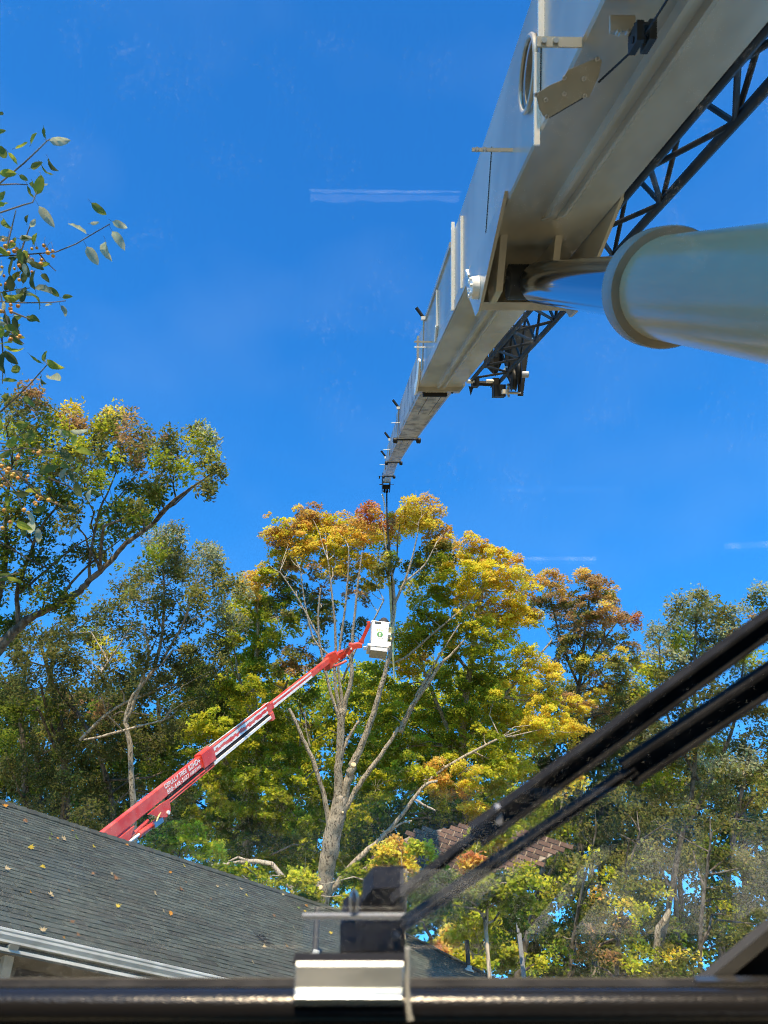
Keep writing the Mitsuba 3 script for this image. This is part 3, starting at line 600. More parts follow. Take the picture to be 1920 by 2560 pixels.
    def rs(c, w, d_):
        pts = []
        for i in range(9): pts.append(c + RA * (-w + 2 * w * i / 8) + RO * (d_ + (.006 if i % 2 else 0)))
        return pts + [c + RA * w - RO * d_, c - RA * w - RO * d_]
    dsp.add(*loft([rs(c0, .052, .035), rs(c0 * .5 + c1 * .5, .052, .037), rs(c1, .052, .037), rs(c2, .052, .037), rs(c2 - Z * 1.5, .052, .037)]))
    obj('downspout', dsp.mesh(), 'm_gutter', h)
    obj('downspout_strap', MB().box(at(2, 2393, 8.02), [RA, RO, Z], (.05, .03, .01)).mesh(), 'm_gutter', h)
    # vent pipes
    for x, y0, y1, w in ((787, 2395, 2302, 16), (1172, 2428, 2372, 11)):
        u, v = uv_of(x, y0); p = R(u, v); dep = (p - CAM) @ FWD; r = w / 2 / FOC * dep
        top = y0 - y1; hz = top / FOC * dep / .80
        vp = obj('vent_pipe', MB().tube([p - Z * .1, p + Z * hz], r, 14).mesh(), 'm_pipe', h, smooth=40, label='grey plastic vent pipe standing on the shingles' if w > 12 else 'thinner vent pipe at the far right end of the roof')
        obj('flashing', MB().add(*lathe([(0, r * 2.4), (.02, r * 2.3), (.06, r * 1.2), (.12, r * 1.08)], p, RN * .5 + Z * .5, 18)).mesh(), 'm_gutter', vp)
build_house()

def leaf_shape(rr, size, curl=.25):
    """A lobed maple leaf: outline fan, curled."""
    a = np.linspace(0, 2 * np.pi, 16, endpoint=False); r = np.array([1, .45, .85, .42, .8, .4, .55, .3, .25, .3, .55, .4, .8, .42, .85, .45]) * rr.uniform(.8, 1.15, 16)
    p = np.stack([r * np.cos(a), r * np.sin(a), curl * (r * np.cos(a + rr.uniform(0, 6))) ** 2 + rr.uniform(-.06, .06, 16)], 1) * size
    v = np.vstack([p, [[0, 0, 0]]]); f = [[16, i, (i + 1) % 16] for i in range(16)]
    return v, f
def fallen_leaves():
    g = 'fallen leaves scattered on the shingle roof'
    Y, O, TN, BR, GR = (.55, .42, .06), (.50, .24, .05), (.52, .42, .24), (.24, .14, .08), (.20, .28, .08)
    L = [(12, 2021, O, 22, 'orange brown leaf on the roof at the left edge just below the ridge'), (58, 2058, BR, 22, 'dull brown leaf below the ridge at the far left'), (72, 2124, Y, 26, 'long yellow and brown leaf at left, third row below the ridge'),
         (158, 2103, TN, 26, 'pale tan leaf standing up in the group below the lift boom foot'), (141, 2101, O, 10, 'tiny orange scrap just left of the pale standing leaf'), (127, 2092, GR, 14, 'small light green leaf topmost of the group at upper left'), (121, 2101, GR, 16, 'green leaf lowest left of the group at upper left'),
         (188, 2099, GR, 22, 'flat green leaf right of the pale standing leaf'), (178, 2081, O, 12, 'small orange leaf nearest the ridge left of the lift boom foot'), (232, 2121, Y, 18, 'bright yellow leaf alone below the lift boom foot'), (315, 2116, O, 16, 'orange leaf on the ridge under the lift cylinder rod'),
         (12, 2178, TN, 26, 'curled tan leaf at the left edge halfway down the roof'), (105, 2174, Y, 24, 'yellow and green leaf at left halfway down the roof'), (228, 2190, BR, 16, 'small reddish brown leaf in the middle of the left roof'), (284, 2199, BR, 32, 'large brown curled leaf lying across two shingles'), (275, 2189, TN, 18, 'tan scrap just above the large brown curled leaf'),
         (73, 2238, O, 16, 'small orange leaf at lower left above the gutter'), (125, 2245, TN, 28, 'pale tan curled leaf right of the small orange leaf'), (169, 2235, BR, 18, 'thin brown leaf right of the pale tan curled leaf'), (386, 2240, TN, 20, 'crumpled tan leaf in the middle of the roof'), (290, 2272, Y, 22, 'golden yellow leaf low in the middle of the roof'),
         (406, 2284, TN, 18, 'tan half of the leaf pair low in the middle'), (425, 2290, O, 22, 'orange half of the leaf pair low in the middle'), (448, 2226, BR, 26, 'tan brown twig of leaves right of the middle'), (463, 2211, BR, 12, 'tiny brown leaf above the tan brown twig'), (424, 2185, O, 14, 'small orange leaf below the ridge at the middle'), (458, 2169, Y, 16, 'bright yellow leaf just under the ridge at the middle'),
         (103, 2335, TN, 26, 'upright tan leaf caught at the gutter edge'), (190, 2344, BR, 20, 'rust brown leaf just above the gutter'), (155, 2352, O, 18, 'orange brown leaf lying in the gutter'), (176, 2311, BR, 20, 'grey brown dry sprig above the gutter'),
         (540, 2220, TN, 13, 'leftmost of the three tan leaves near the ridge at centre'), (563, 2218, TN, 18, 'tan leaf in the middle of the three near the ridge at centre'), (599, 2226, TN, 18, 'rightmost of the three tan leaves near the ridge at centre'), (614, 2242, Y, 18, 'flat yellow leaf below the three tan leaves'), (525, 2254, BR, 16, 'dark brown leaf at centre left of the flat yellow leaf'),
         (705, 2241, TN, 14, 'tan leaf under the ridge left of the trunk'), (763, 2268, O, 16, 'orange leaf on the ridge in front of the trunk'), (744, 2274, GR, 12, 'pale green leaf near the ridge left of the trunk'), (760, 2281, Y, 12, 'small yellow leaf below the orange leaf in front of the trunk'), (683, 2295, BR, 15, 'brown leaf in the right half of the roof'),
         (714, 2371, O, 18, 'orange upright leaf low on the right half of the roof'), (657, 2372, TN, 16, 'tan leaf at the end of the mossy twig'), (630, 2413, TN, 16, 'tan leaf lowest on the roof near the cab frame'), (826, 2338, Y, 18, 'yellow leaf right of the grey vent pipe'), (732, 2325, TN, 12, 'small tan leaf left of the grey vent pipe')]
    rr = np.random.default_rng(5)
    for x, y, c, w, lab in L:
        u, v = uv_of(x, y); p = R(u, v, .03); dep = (p - CAM) @ FWD; s = w / FOC * dep * .52
        vv, f = leaf_shape(rr, s, .35); t = rr.uniform(0, 6.28); tl = rr.uniform(-.5, .5)
        ax = np.array([RA * math.cos(t) + RB * math.sin(t), -RA * math.sin(t) + RB * math.cos(t), RN]); ax[2] = nz(RN + RB * -.35 + RA * tl); ax[0] = nz(ax[0] - ax[2] * (ax[0] @ ax[2])); ax[1] = np.cross(ax[2], ax[0])
        col = np.tile(c, (17, 1)) * rr.uniform(.5, 1.0, (17, 1))
        tagobj('fallen_leaf', (p + vv @ ax + RN * s * .15, f), 'm_fallen', lab, 'leaf', g, color=col)
    u, v = uv_of(640, 2345); u2, v2 = uv_of(664, 2362); m = MB(); m.tube([R(u, v, .03), R((u + u2) / 2, (v + v2) / 2, .05), R(u2, v2, .02)], .014, 6)
    for i in range(30):
        t = rr.random(); a = R(u + (u2 - u) * t, v + (v2 - v) * t, .03); m.tube([a, a + RA * rr.uniform(-.12, .12) + RB * rr.uniform(-.1, .1) + RN * rr.uniform(0, .08)], .005, 3)
    tagobj('mossy_twig', m.mesh(), 'm_pipe', 'dark mossy twig lying across the right half of the shingle roof', 'twig')
fallen_leaves()

# ------------------------------------------------------------------ brown brick building between the trees
def build_brick():
    bb = thing('brick_building', 'brown brick building with pale mortar and grey corner post behind the orange maple leaves', 'building')
    o = at(1150, 2130, 20.0); n = nz(-.33 * RGT + 1.71 * UPV - 1.11 * FWD)
    def P(x, y): return hit(x, y, o, n)
    r = nz(P(1200, 2148) - o); q = P(1200, 2092.5) - o; q = nz(q - r * (q @ r))
    lr = .86 * np.linalg.norm(P(1187, 2143.3) - o); lq = .86 * np.linalg.norm(P(1162.4, 2120.7) - o)
    poly = [(900, 2176), (985, 2110), (1050, 2078), (1150, 2070), (1262, 2074), (1345, 2084), (1424, 2112), (1395, 2128), (1340, 2160), (1300, 2174)]
    pg = Polygon(poly)
    pts = [P(x, y) for x, y in poly]
    w = obj('wall', MB().prism(pts, -n * .05).mesh(), 'm_mortar', bb)
    rr = np.random.default_rng(2)
    for j in range(-20, 21):
        for i in range(-15, 16):
            c = o + r * lr * (i + .5 * (j % 2)) + q * lq * j
            from shapely.geometry import Point
            if not pg.buffer(3).contains(Point(*project(c))): continue
            col = np.array([.105, .062, .042]) * rr.uniform(.55, 1.25) * (np.array([.75, .8, .9]) if rr.random() < .2 else 1)
            obj('brick', MB().box(c + n * (.012 + rr.uniform(-.003, .003)), [r, q, n], (lr * .455, lq * .415, .014)).mesh(), 'm_brick', w, color=np.tile(col, (8, 1)))
    e = P(1276, 2110) + n * .1
    top, bot = at(1272, 2095, (e - CAM) @ FWD), at(1281, 2172, (e - CAM) @ FWD)
    z0 = float(hill(bot[0], bot[1]))
    obj('corner_post', MB().box((top + bot) / 2, np.eye(3), (.13, .10, (top[2] - bot[2]) / 2)).box([bot[0], bot[1] + .05, (bot[2] + z0) / 2], np.eye(3), (.05, .04, (bot[2] - z0) / 2)).mesh(), 'm_post', bb)
build_brick()

# ------------------------------------------------------------------ trees
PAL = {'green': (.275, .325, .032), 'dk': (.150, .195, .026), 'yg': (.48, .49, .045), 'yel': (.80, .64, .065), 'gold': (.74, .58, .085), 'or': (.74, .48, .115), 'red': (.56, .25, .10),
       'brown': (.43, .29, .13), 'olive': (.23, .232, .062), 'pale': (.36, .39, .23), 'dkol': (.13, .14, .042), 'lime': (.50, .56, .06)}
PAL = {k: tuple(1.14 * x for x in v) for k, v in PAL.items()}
def leaf_mesh(cen, nrm, size, col, rr, narrow=.8):
    n = len(cen); nrm = nrm / np.linalg.norm(nrm, axis=1, keepdims=True)
    a = np.cross(nrm, rr.normal(size=(n, 3))); a /= np.linalg.norm(a, axis=1, keepdims=True) + 1e-9; b = np.cross(nrm, a)
    L = (size * rr.uniform(.55, 1.45, n))[:, None]; W = L * narrow; fold = L * rr.uniform(.05, .28, n)[:, None]
    v = np.stack([cen - a * L * .5, cen + b * W * .5 - nrm * fold, cen + a * L * .5, cen - b * W * .5 - nrm * fold], 1).reshape(-1, 3)
    i = np.arange(n)[:, None] * 4; f = np.concatenate([i + [[0, 1, 2]], i + [[0, 2, 3]]], 0)
    return v, f, np.repeat(col, 4, 0)
def tree(name, label, limbs, puffs, depth, leaf=.2, dens=1.0, narrow=.8, spread=1.6, flat=.35, bark_m='m_bark', group=None, seed=1, spray=.42, twig=.012, up=.75, ground_at=None, djit=.9, cat='tree'):
    rr = np.random.default_rng(seed); key = thing(name, label, cat, group)
    tm = MB(); nodes = []
    for i, lb in enumerate(limbs):
        p = np.array([at(x, y, d) for x, y, d, w in lb]); r = np.array([w * (.86 if w < 40 else .95) / 2 / FOC * d for x, y, d, w in lb])
        # resample smoothly with a little crookedness
        k = max(2, int(4 * (len(p) - 1))); t = np.linspace(0, len(p) - 1, k + 1)
        q = np.stack([np.interp(t, np.arange(len(p)), p[:, c]) for c in range(3)], 1); rad = np.interp(t, np.arange(len(p)), r)
        for _ in range(2): q[1:-1] = .5 * q[1:-1] + .25 * (q[:-2] + q[2:])
        q[1:-1] += rr.normal(size=(len(q) - 2, 3)) * np.minimum(rad[1:-1, None] * .14, .03)
        tm.tube(q, rad * rr.uniform(.98, 1.02, len(rad)), 14 if rad[0] > .3 else 8)
        nodes += [(a, b) for a, b in zip(q[1:], rad[1:])]
    if ground_at is not None:
        x, y, d, w = ground_at; p = at(x, y, d); z0 = float(hill(p[0], p[1])) - .3
        tm.tube([[p[0] - .1, p[1], z0], [p[0] - .05, p[1], z0 + .8], p * [1, 1, .5] + [0, 0, z0 * .5], p + [0, 0, .3]], np.array([1.45, 1.1, 1.0, 1.0]) * (w / 2 / FOC * d), 14)
        if not nodes: nodes = [(p, w / 2 / FOC * d)]
    NP = np.array([a for a, _ in nodes]); cs, ns, ss, co = [], [], [], []
    for pf in puffs:
        x, y, rp, pal = pf[:4]; dn = pf[4] if len(pf) > 4 else 1.0; d = depth + rr.normal() * djit + (pf[5] if len(pf) > 5 else 0)
        c = at(x, y, d); Rr = rp / FOC * d
        if len(NP):   # limb to the puff from the nearest lower part of the skeleton
            dist = np.linalg.norm(NP - c, axis=1) + 1.6 * np.maximum(0, NP[:, 2] - c[2] + .2 * Rr)
            j = int(np.argmin(dist)); s0, r0 = nodes[j]; mid = (s0 + c) / 2 + rr.normal(size=3) * .1 * dist[j] + [0, 0, .08 * dist[j]]
            rb = min(r0 * .7, .012 + .012 * dist[j] + .02 * Rr); lp = np.array([s0, s0 * .6 + mid * .4 + rr.normal(size=3) * .05, mid, mid * .4 + c * .6 + rr.normal(size=3) * .08, c])
            tm.tube(lp, [rb, rb * .85, rb * .7, rb * .5, rb * .35], 6)
        m = max(5, int(5.2 * dn * (Rr / spray) ** 2 * .75)); u = rr.normal(size=(m, 3)); u /= np.linalg.norm(u, axis=1, keepdims=True)
        sp = c + u * np.where(rr.random((m, 1)) < .7, rr.random((m, 1)) ** .5 * 1.08, .7 + np.abs(rr.normal(size=(m, 1))) * .5) * Rr * [1.15, 1.15, .95]
        pls = pal.split('/')
        for k in range(m):
            rs = spray * rr.uniform(.6, 1.35); nl = max(6, int(dens * 1.35 * math.pi * rs * rs / (leaf * leaf * narrow * .5)))
            ang = rr.uniform(0, 6.283, nl); rad = rs * np.sqrt(rr.random(nl)); out = (sp[k] - c) / (Rr + 1e-6)
            tilt = nz([out[0] * .5 + rr.normal() * .22, out[1] * .5 + rr.normal() * .22, 1.0]); a, b = frame(tilt)
            cen = sp[k] + a * (rad * np.cos(ang))[:, None] + b * (rad * np.sin(ang))[:, None] + tilt * (rr.normal(size=nl) * rs * flat * .5 - (rad / rs) ** 2 * rs * .25)[:, None]
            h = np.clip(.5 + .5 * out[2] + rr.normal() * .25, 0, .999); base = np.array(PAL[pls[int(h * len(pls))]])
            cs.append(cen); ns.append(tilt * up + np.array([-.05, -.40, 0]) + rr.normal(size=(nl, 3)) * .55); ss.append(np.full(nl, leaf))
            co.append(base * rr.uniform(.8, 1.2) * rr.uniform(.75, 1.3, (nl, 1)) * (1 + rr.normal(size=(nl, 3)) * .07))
            if k % 2 == 0: tm.tube([c + (sp[k] - c) * .15, (c + sp[k]) / 2 + rr.normal(size=3) * .08 * Rr - [0, 0, .05 * Rr], sp[k] + tilt * .1], [twig * 1.5, twig, twig * .5], 3)
            if k % 3 == 0 and out[2] > .3: tm.tube([sp[k], sp[k] + nz(out + [0, 0, .6] + rr.normal(size=3) * .2) * rs * 1.3], [twig * .7, twig * .3], 3)
    v, f, c = leaf_mesh(np.vstack(cs), np.vstack(ns), np.concatenate(ss), np.clip(np.vstack(co), .005, .85), rr, narrow)
    obj('trunk', tm.mesh(), bark_m, key, smooth=True)
    obj('crown', (v, f), 'm_leaf', key, color=c, kind='stuff')
    return key

# the big maple being taken down
def L(*p, d=36.0): return [(x, y, d + (q[0] if q else 0), w) for x, y, w, *q in p]
maple_limbs = [
    L((790, 2330, 52), (797, 2285, 47), (804, 2249, 43), (812, 2201, 43), (820, 2150, 46), (828, 2106, 47), (840, 2050, 46), (850, 2011, 40), (853, 1985, 30)),
    L((836, 2070, 34), (843, 2010, 28), (847, 1916, 24), (850, 1869, 24), (853, 1806, 22), (856, 1770, 20)),
    L((852, 1815, 12), (847, 1790, 11), (827, 1733, 9), (814, 1679, 8), (808, 1657, 8), (798, 1606, 7), (794, 1540, 6), (802, 1470, 5)),
    L((852, 1790, 12), (850, 1777, 11), (839, 1727, 10), (836, 1679, 9), (840, 1600, 8), (832, 1500, 6), (820, 1400, 4)),
    L((856, 1785, 12), (852, 1727, 9), (844, 1657, 8), (858, 1560, 7), (870, 1450, 5), (872, 1370, 3)),
    L((858, 1790, 15), (865, 1752, 14), (882, 1685, 13), (877, 1640, 11), (884, 1560, 8), (896, 1450, 6), (905, 1380, 4)),
    L((842, 2070, 34), (859, 2005, 28), (872, 1948, 25), (882, 1913, 25), (903, 1869, 20), (934, 1784, 17), (950, 1727, 15), (969, 1663, 13), (978, 1619, 12), (984, 1543, 11), (988, 1500, 10)),
    L((986, 1510, 9), (1005, 1471, 8), (1030, 1399, 6), (1041, 1352, 4), (1048, 1300, 2)),
    L((987, 1505, 8), (983, 1450, 6), (968, 1390, 5), (958, 1320, 3)), L((1012, 1455, 6), (1062, 1415, 5), (1085, 1370, 3)),
    L((858, 1880, 12), (872, 1840, 9), (898, 1802, 7)),
    L((832, 2105, 26), (822, 2045, 17), (807, 1980, 14), (782, 1894, 13), (757, 1847, 11), (740, 1805, 10), (722, 1771, 9)), L((775, 1866, 6), (766, 1830, 4), (762, 1778, 3)),
    L((850, 2050, 24), (870, 2008, 17), (896, 1964, 15), (940, 1904, 13), (969, 1863, 11), (997, 1818, 10)),
    L((812, 2245, 20), (836, 2217, 19), (890, 2151, 16), (953, 2097, 13), (1000, 2045, 11), (1035, 1996, 10), (1064, 1958, 9), (1094, 1952, 7)), L((1036, 1998, 8), (1062, 2014, 7), (1089, 2027, 5)), L((975, 2078, 8), (1000, 2058, 6), (1030, 2052, 4)),
    L((856, 1700, 7, .6), (900, 1600, 6, .6), (930, 1560, 5, .6), (960, 1500, 4, .6)), L((800, 1600, 6), (770, 1540, 5), (735, 1480, 4), (700, 1430, 3)), L((836, 1650, 6), (780, 1600, 5), (760, 1500, 4), (750, 1420, 3)),
]
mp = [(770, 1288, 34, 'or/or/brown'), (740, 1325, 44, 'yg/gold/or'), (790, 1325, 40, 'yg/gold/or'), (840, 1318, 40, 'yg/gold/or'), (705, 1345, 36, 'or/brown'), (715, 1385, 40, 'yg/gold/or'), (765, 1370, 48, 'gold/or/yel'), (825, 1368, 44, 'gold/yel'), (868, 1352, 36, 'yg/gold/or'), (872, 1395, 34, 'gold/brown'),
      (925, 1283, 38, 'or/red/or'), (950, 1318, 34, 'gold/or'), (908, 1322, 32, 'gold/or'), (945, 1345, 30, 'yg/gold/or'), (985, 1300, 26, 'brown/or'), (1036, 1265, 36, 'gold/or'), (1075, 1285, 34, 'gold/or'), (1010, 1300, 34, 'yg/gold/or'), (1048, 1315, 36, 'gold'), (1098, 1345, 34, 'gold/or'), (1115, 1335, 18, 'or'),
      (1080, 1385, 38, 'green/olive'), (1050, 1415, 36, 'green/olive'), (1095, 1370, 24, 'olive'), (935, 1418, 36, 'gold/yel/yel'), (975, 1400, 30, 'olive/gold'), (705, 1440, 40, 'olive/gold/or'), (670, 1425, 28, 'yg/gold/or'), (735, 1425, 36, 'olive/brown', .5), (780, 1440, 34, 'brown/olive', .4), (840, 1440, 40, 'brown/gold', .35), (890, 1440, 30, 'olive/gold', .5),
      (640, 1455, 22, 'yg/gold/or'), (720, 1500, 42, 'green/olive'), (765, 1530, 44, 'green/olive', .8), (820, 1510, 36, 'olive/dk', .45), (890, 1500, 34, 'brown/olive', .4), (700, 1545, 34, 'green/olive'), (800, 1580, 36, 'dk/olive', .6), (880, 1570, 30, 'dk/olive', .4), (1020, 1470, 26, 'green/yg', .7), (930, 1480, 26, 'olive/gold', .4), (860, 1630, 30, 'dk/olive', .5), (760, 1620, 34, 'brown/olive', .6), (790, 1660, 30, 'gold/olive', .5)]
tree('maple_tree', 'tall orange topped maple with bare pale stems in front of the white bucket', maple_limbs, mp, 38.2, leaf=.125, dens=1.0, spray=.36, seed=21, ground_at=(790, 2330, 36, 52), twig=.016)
mtree = [k for k in labels if k.startswith('maple_tree')][0]
obj('dark_stem', MB().tube([at(x, y, 36.2) for x, y in ((976, 1640), (982, 1560), (984, 1500), (980, 1440), (974, 1380), (969, 1320), (967, 1268))], np.array([9, 8.5, 8, 7, 6, 5, 3.5]) / 2 / FOC * 36.2, 8).tube([at(x, y, 36.2) for x, y in ((980, 1440), (992, 1400), (994, 1350), (1000, 1310))], [.05, .045, .035, .02], 6).mesh(), 'm_dark_bark', mtree, smooth=True)
# cut faces and a dark knot on the maple
def cut(x, y, w, dx=0):
    p = at(x, y, 35.35); tagobj('cut_stub', MB().add(*lathe([(-.10, w / 2 / FOC * 35.3 * 1.05), (.0, w / 2 / FOC * 35.3), (.02, w / 2 / FOC * 35.3 * .5)], p, nz([dx, -1, .25]), 14)).mesh(), 'm_cut_wood', lab, 'cut branch stub')
for x, y, w, dx, lab in ((801, 2218, 12, -.2, 'round sawn branch stub low on the maple trunk'), (857, 2030, 6, .2, 'small sawn stub at the fork of the maple trunk'), (884, 1911, 13, .1, 'pale saw cut across the right stem of the maple')): cut(x, y, w, dx)

# green and yellow maple left of the trunk
lm = [L((600, 2300, 40), (612, 2150, 34), (625, 2000, 26), (640, 1850, 20), (632, 1700, 14), (650, 1560, 8), (630, 1480, 5), d=40), L((636, 1900, 14), (680, 1800, 10), (720, 1700, 7), d=40), L((625, 1990, 14), (560, 1900, 10), (500, 1840, 6), d=40), L((640, 1840, 12), (600, 1700, 8), (585, 1620, 5), d=40), L((745, 1990, 8), (748, 1900, 7), (752, 1830, 5), (750, 1770, 3), d=40), L((700, 2080, 9), (702, 1960, 8), (694, 1880, 6), d=40)]
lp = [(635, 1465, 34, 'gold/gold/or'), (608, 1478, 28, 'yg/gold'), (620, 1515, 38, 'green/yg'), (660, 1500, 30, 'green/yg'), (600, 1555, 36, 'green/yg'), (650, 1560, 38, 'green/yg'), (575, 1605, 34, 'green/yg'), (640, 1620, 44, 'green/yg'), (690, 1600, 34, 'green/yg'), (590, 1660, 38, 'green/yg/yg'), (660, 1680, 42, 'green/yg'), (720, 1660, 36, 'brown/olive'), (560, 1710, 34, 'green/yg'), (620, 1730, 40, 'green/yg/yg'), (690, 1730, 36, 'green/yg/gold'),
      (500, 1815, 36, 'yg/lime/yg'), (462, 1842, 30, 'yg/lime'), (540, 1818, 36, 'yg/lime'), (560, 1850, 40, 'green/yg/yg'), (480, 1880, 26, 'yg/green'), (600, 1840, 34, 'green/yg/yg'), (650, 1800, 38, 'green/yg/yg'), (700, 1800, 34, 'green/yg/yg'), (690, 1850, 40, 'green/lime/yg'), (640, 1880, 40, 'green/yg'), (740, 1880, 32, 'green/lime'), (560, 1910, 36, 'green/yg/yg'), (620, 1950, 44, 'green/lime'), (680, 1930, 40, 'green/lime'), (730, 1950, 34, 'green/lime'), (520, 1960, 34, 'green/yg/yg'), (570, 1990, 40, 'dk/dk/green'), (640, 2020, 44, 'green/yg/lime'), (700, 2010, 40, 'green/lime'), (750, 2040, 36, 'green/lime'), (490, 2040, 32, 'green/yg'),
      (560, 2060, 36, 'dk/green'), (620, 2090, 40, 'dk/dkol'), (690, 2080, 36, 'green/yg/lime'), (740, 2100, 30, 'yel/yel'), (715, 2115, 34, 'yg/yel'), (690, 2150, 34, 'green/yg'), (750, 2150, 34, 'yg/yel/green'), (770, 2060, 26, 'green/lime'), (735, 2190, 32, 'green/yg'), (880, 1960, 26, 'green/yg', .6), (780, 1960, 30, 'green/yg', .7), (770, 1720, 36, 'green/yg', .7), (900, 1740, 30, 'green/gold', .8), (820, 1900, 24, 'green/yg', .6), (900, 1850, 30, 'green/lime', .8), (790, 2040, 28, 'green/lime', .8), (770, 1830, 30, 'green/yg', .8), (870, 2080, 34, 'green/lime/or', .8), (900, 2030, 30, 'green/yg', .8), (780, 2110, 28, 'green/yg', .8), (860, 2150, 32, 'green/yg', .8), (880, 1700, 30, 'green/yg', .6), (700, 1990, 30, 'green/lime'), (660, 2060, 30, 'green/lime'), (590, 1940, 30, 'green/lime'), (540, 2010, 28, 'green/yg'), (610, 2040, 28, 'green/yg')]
tree('maple_tree', 'yellow green maple behind the red lift boom, left of the pale trunk', lm, lp, 39.5, leaf=.125, dens=1.15, spray=.36, seed=22, ground_at=(600, 2300, 40, 40), djit=1.4)

# golden maple right of the trunk
rm = [L((1180, 2300, 40), (1175, 2150, 34), (1165, 1980, 28), (1150, 1850, 24), (1170, 1700, 18), (1190, 1560, 12), (1210, 1450, 7), (1205, 1370, 4), d=41), L((1160, 1900, 16), (1100, 1780, 12), (1060, 1680, 9), (1040, 1600, 6), d=41), L((1160, 1850, 14), (1260, 1740, 10), (1330, 1660, 7), (1380, 1600, 4), d=41), L((1175, 1680, 10), (1110, 1600, 8), (1090, 1520, 5), d=41),
      L((1000, 1830, 17), (1024, 1775, 15), (1060, 1720, 14), (1080, 1695, 11), (1100, 1660, 9), (1125, 1640, 7), (1160, 1600, 5), d=38.5), L((1040, 1740, 9), (1070, 1690, 8), (1110, 1620, 5), (1150, 1560, 4), d=38.5), L((1060, 1960, 8), (1110, 1920, 9), (1180, 1880, 8), (1250, 1845, 6), d=38), L((980, 1660, 6), (1020, 1640, 7), (1080, 1585, 6), (1160, 1520, 4), d=38.5)]
rp = [(1205, 1375, 28, 'yel/gold/or'), (1150, 1385, 36, 'yel/gold/or'), (1250, 1392, 36, 'yel/gold/or'), (1200, 1400, 36, 'yel/gold'), (1290, 1430, 36, 'yel/gold/or'), (1110, 1420, 34, 'yg/gold'), (1160, 1440, 40, 'yel/yg'), (1230, 1445, 42, 'gold/yel'), (1310, 1475, 34, 'yel/gold/or'), (1090, 1480, 40, 'green/yg/yel'), (1150, 1500, 44, 'yg/yel'), (1210, 1505, 44, 'yel/or'), (1270, 1510, 44, 'yel/gold/or'), (1320, 1530, 36, 'gold/brown'), (1060, 1535, 40, 'green/yg'), (1120, 1555, 40, 'green/yg/gold'), (1190, 1560, 44, 'yg/gold'), (1260, 1565, 42, 'yel/gold'), (1030, 1590, 38, 'green/yg'), (1010, 1640, 34, 'yg/yel'), (1070, 1600, 38, 'dk/yg/gold'), (1140, 1620, 40, 'green/yg/yg'), (1220, 1630, 40, 'green/yg'),
      (960, 1600, 20, 'green/yg'), (1040, 1650, 36, 'gold/or/yel'), (1090, 1680, 36, 'green/yg'), (950, 1690, 34, 'green/yg'), (1010, 1720, 38, 'green/yg/yel'), (1130, 1700, 38, 'green/yg'), (1200, 1690, 38, 'green/yg'), (1260, 1680, 40, 'yg/yel/gold'), (1320, 1650, 38, 'gold/yel'), (1370, 1680, 36, 'gold'), (1300, 1710, 40, 'yel/gold'), (1370, 1740, 36, 'yel/gold'), (1230, 1750, 38, 'green/yg/yel'), (1150, 1770, 36, 'green/yg'), (1060, 1770, 40, 'green/yg/yg'), (980, 1790, 36, 'green/yg'), (1440, 1760, 34, 'gold/brown'),
      (1300, 1800, 36, 'yel/yel'), (1350, 1800, 40, 'yel/gold/yel'), (1400, 1815, 34, 'yel/gold'), (1440, 1830, 26, 'gold'), (1290, 1840, 34, 'yg/yel'), (1360, 1850, 34, 'yg/yel'), (1210, 1840, 36, 'green/yg/yg'), (1130, 1860, 38, 'green/lime'), (1050, 1860, 40, 'green/lime/yg'), (980, 1880, 36, 'green/yg/yg'), (920, 1910, 34, 'green/yg'), (1010, 1930, 38, 'green/lime'), (1250, 1900, 36, 'yg/lime'), (1310, 1920, 34, 'yg/yel'),
      (1095, 1935, 34, 'or/or/gold'), (1140, 1960, 34, 'or/gold'), (1170, 1975, 28, 'or/gold'), (1080, 1970, 30, 'green/yg'), (1130, 2010, 34, 'yg/gold'), (1180, 2020, 30, 'gold/yel'), (940, 1970, 36, 'green/yg'), (1000, 1990, 34, 'green/yg/yg'), (1060, 2040, 36, 'green/yg'), (1130, 2060, 34, 'olive/yg'), (1190, 2065, 30, 'yg/gold'), (930, 2040, 34, 'green/yg'), (900, 2100, 34, 'green/yg'), (1240, 1980, 34, 'yg/gold'), (1250, 2040, 30, 'green/yg'), (960, 2060, 30, 'dk/brown/or', .6), (1210, 1900, 34, 'yg/lime', 1, -2), (1180, 1930, 30, 'yg/gold', 1, -2), (1120, 1905, 28, 'green/yg', 1, -2), (1085, 1990, 30, 'yg/gold', 1, -2), (1060, 1935, 26, 'green/yg', .8, -2), (1240, 1800, 34, 'yg/yel'), (1170, 1810, 34, 'green/yg'), (1100, 1800, 30, 'green/yg'), (1270, 1770, 30, 'yel/gold')]
tree('maple_tree', 'broad golden maple right of the pale trunk and white bucket', rm, rp, 40.5, leaf=.125, dens=1.1, spray=.36, seed=23, ground_at=(1180, 2300, 41, 40), djit=1.3)

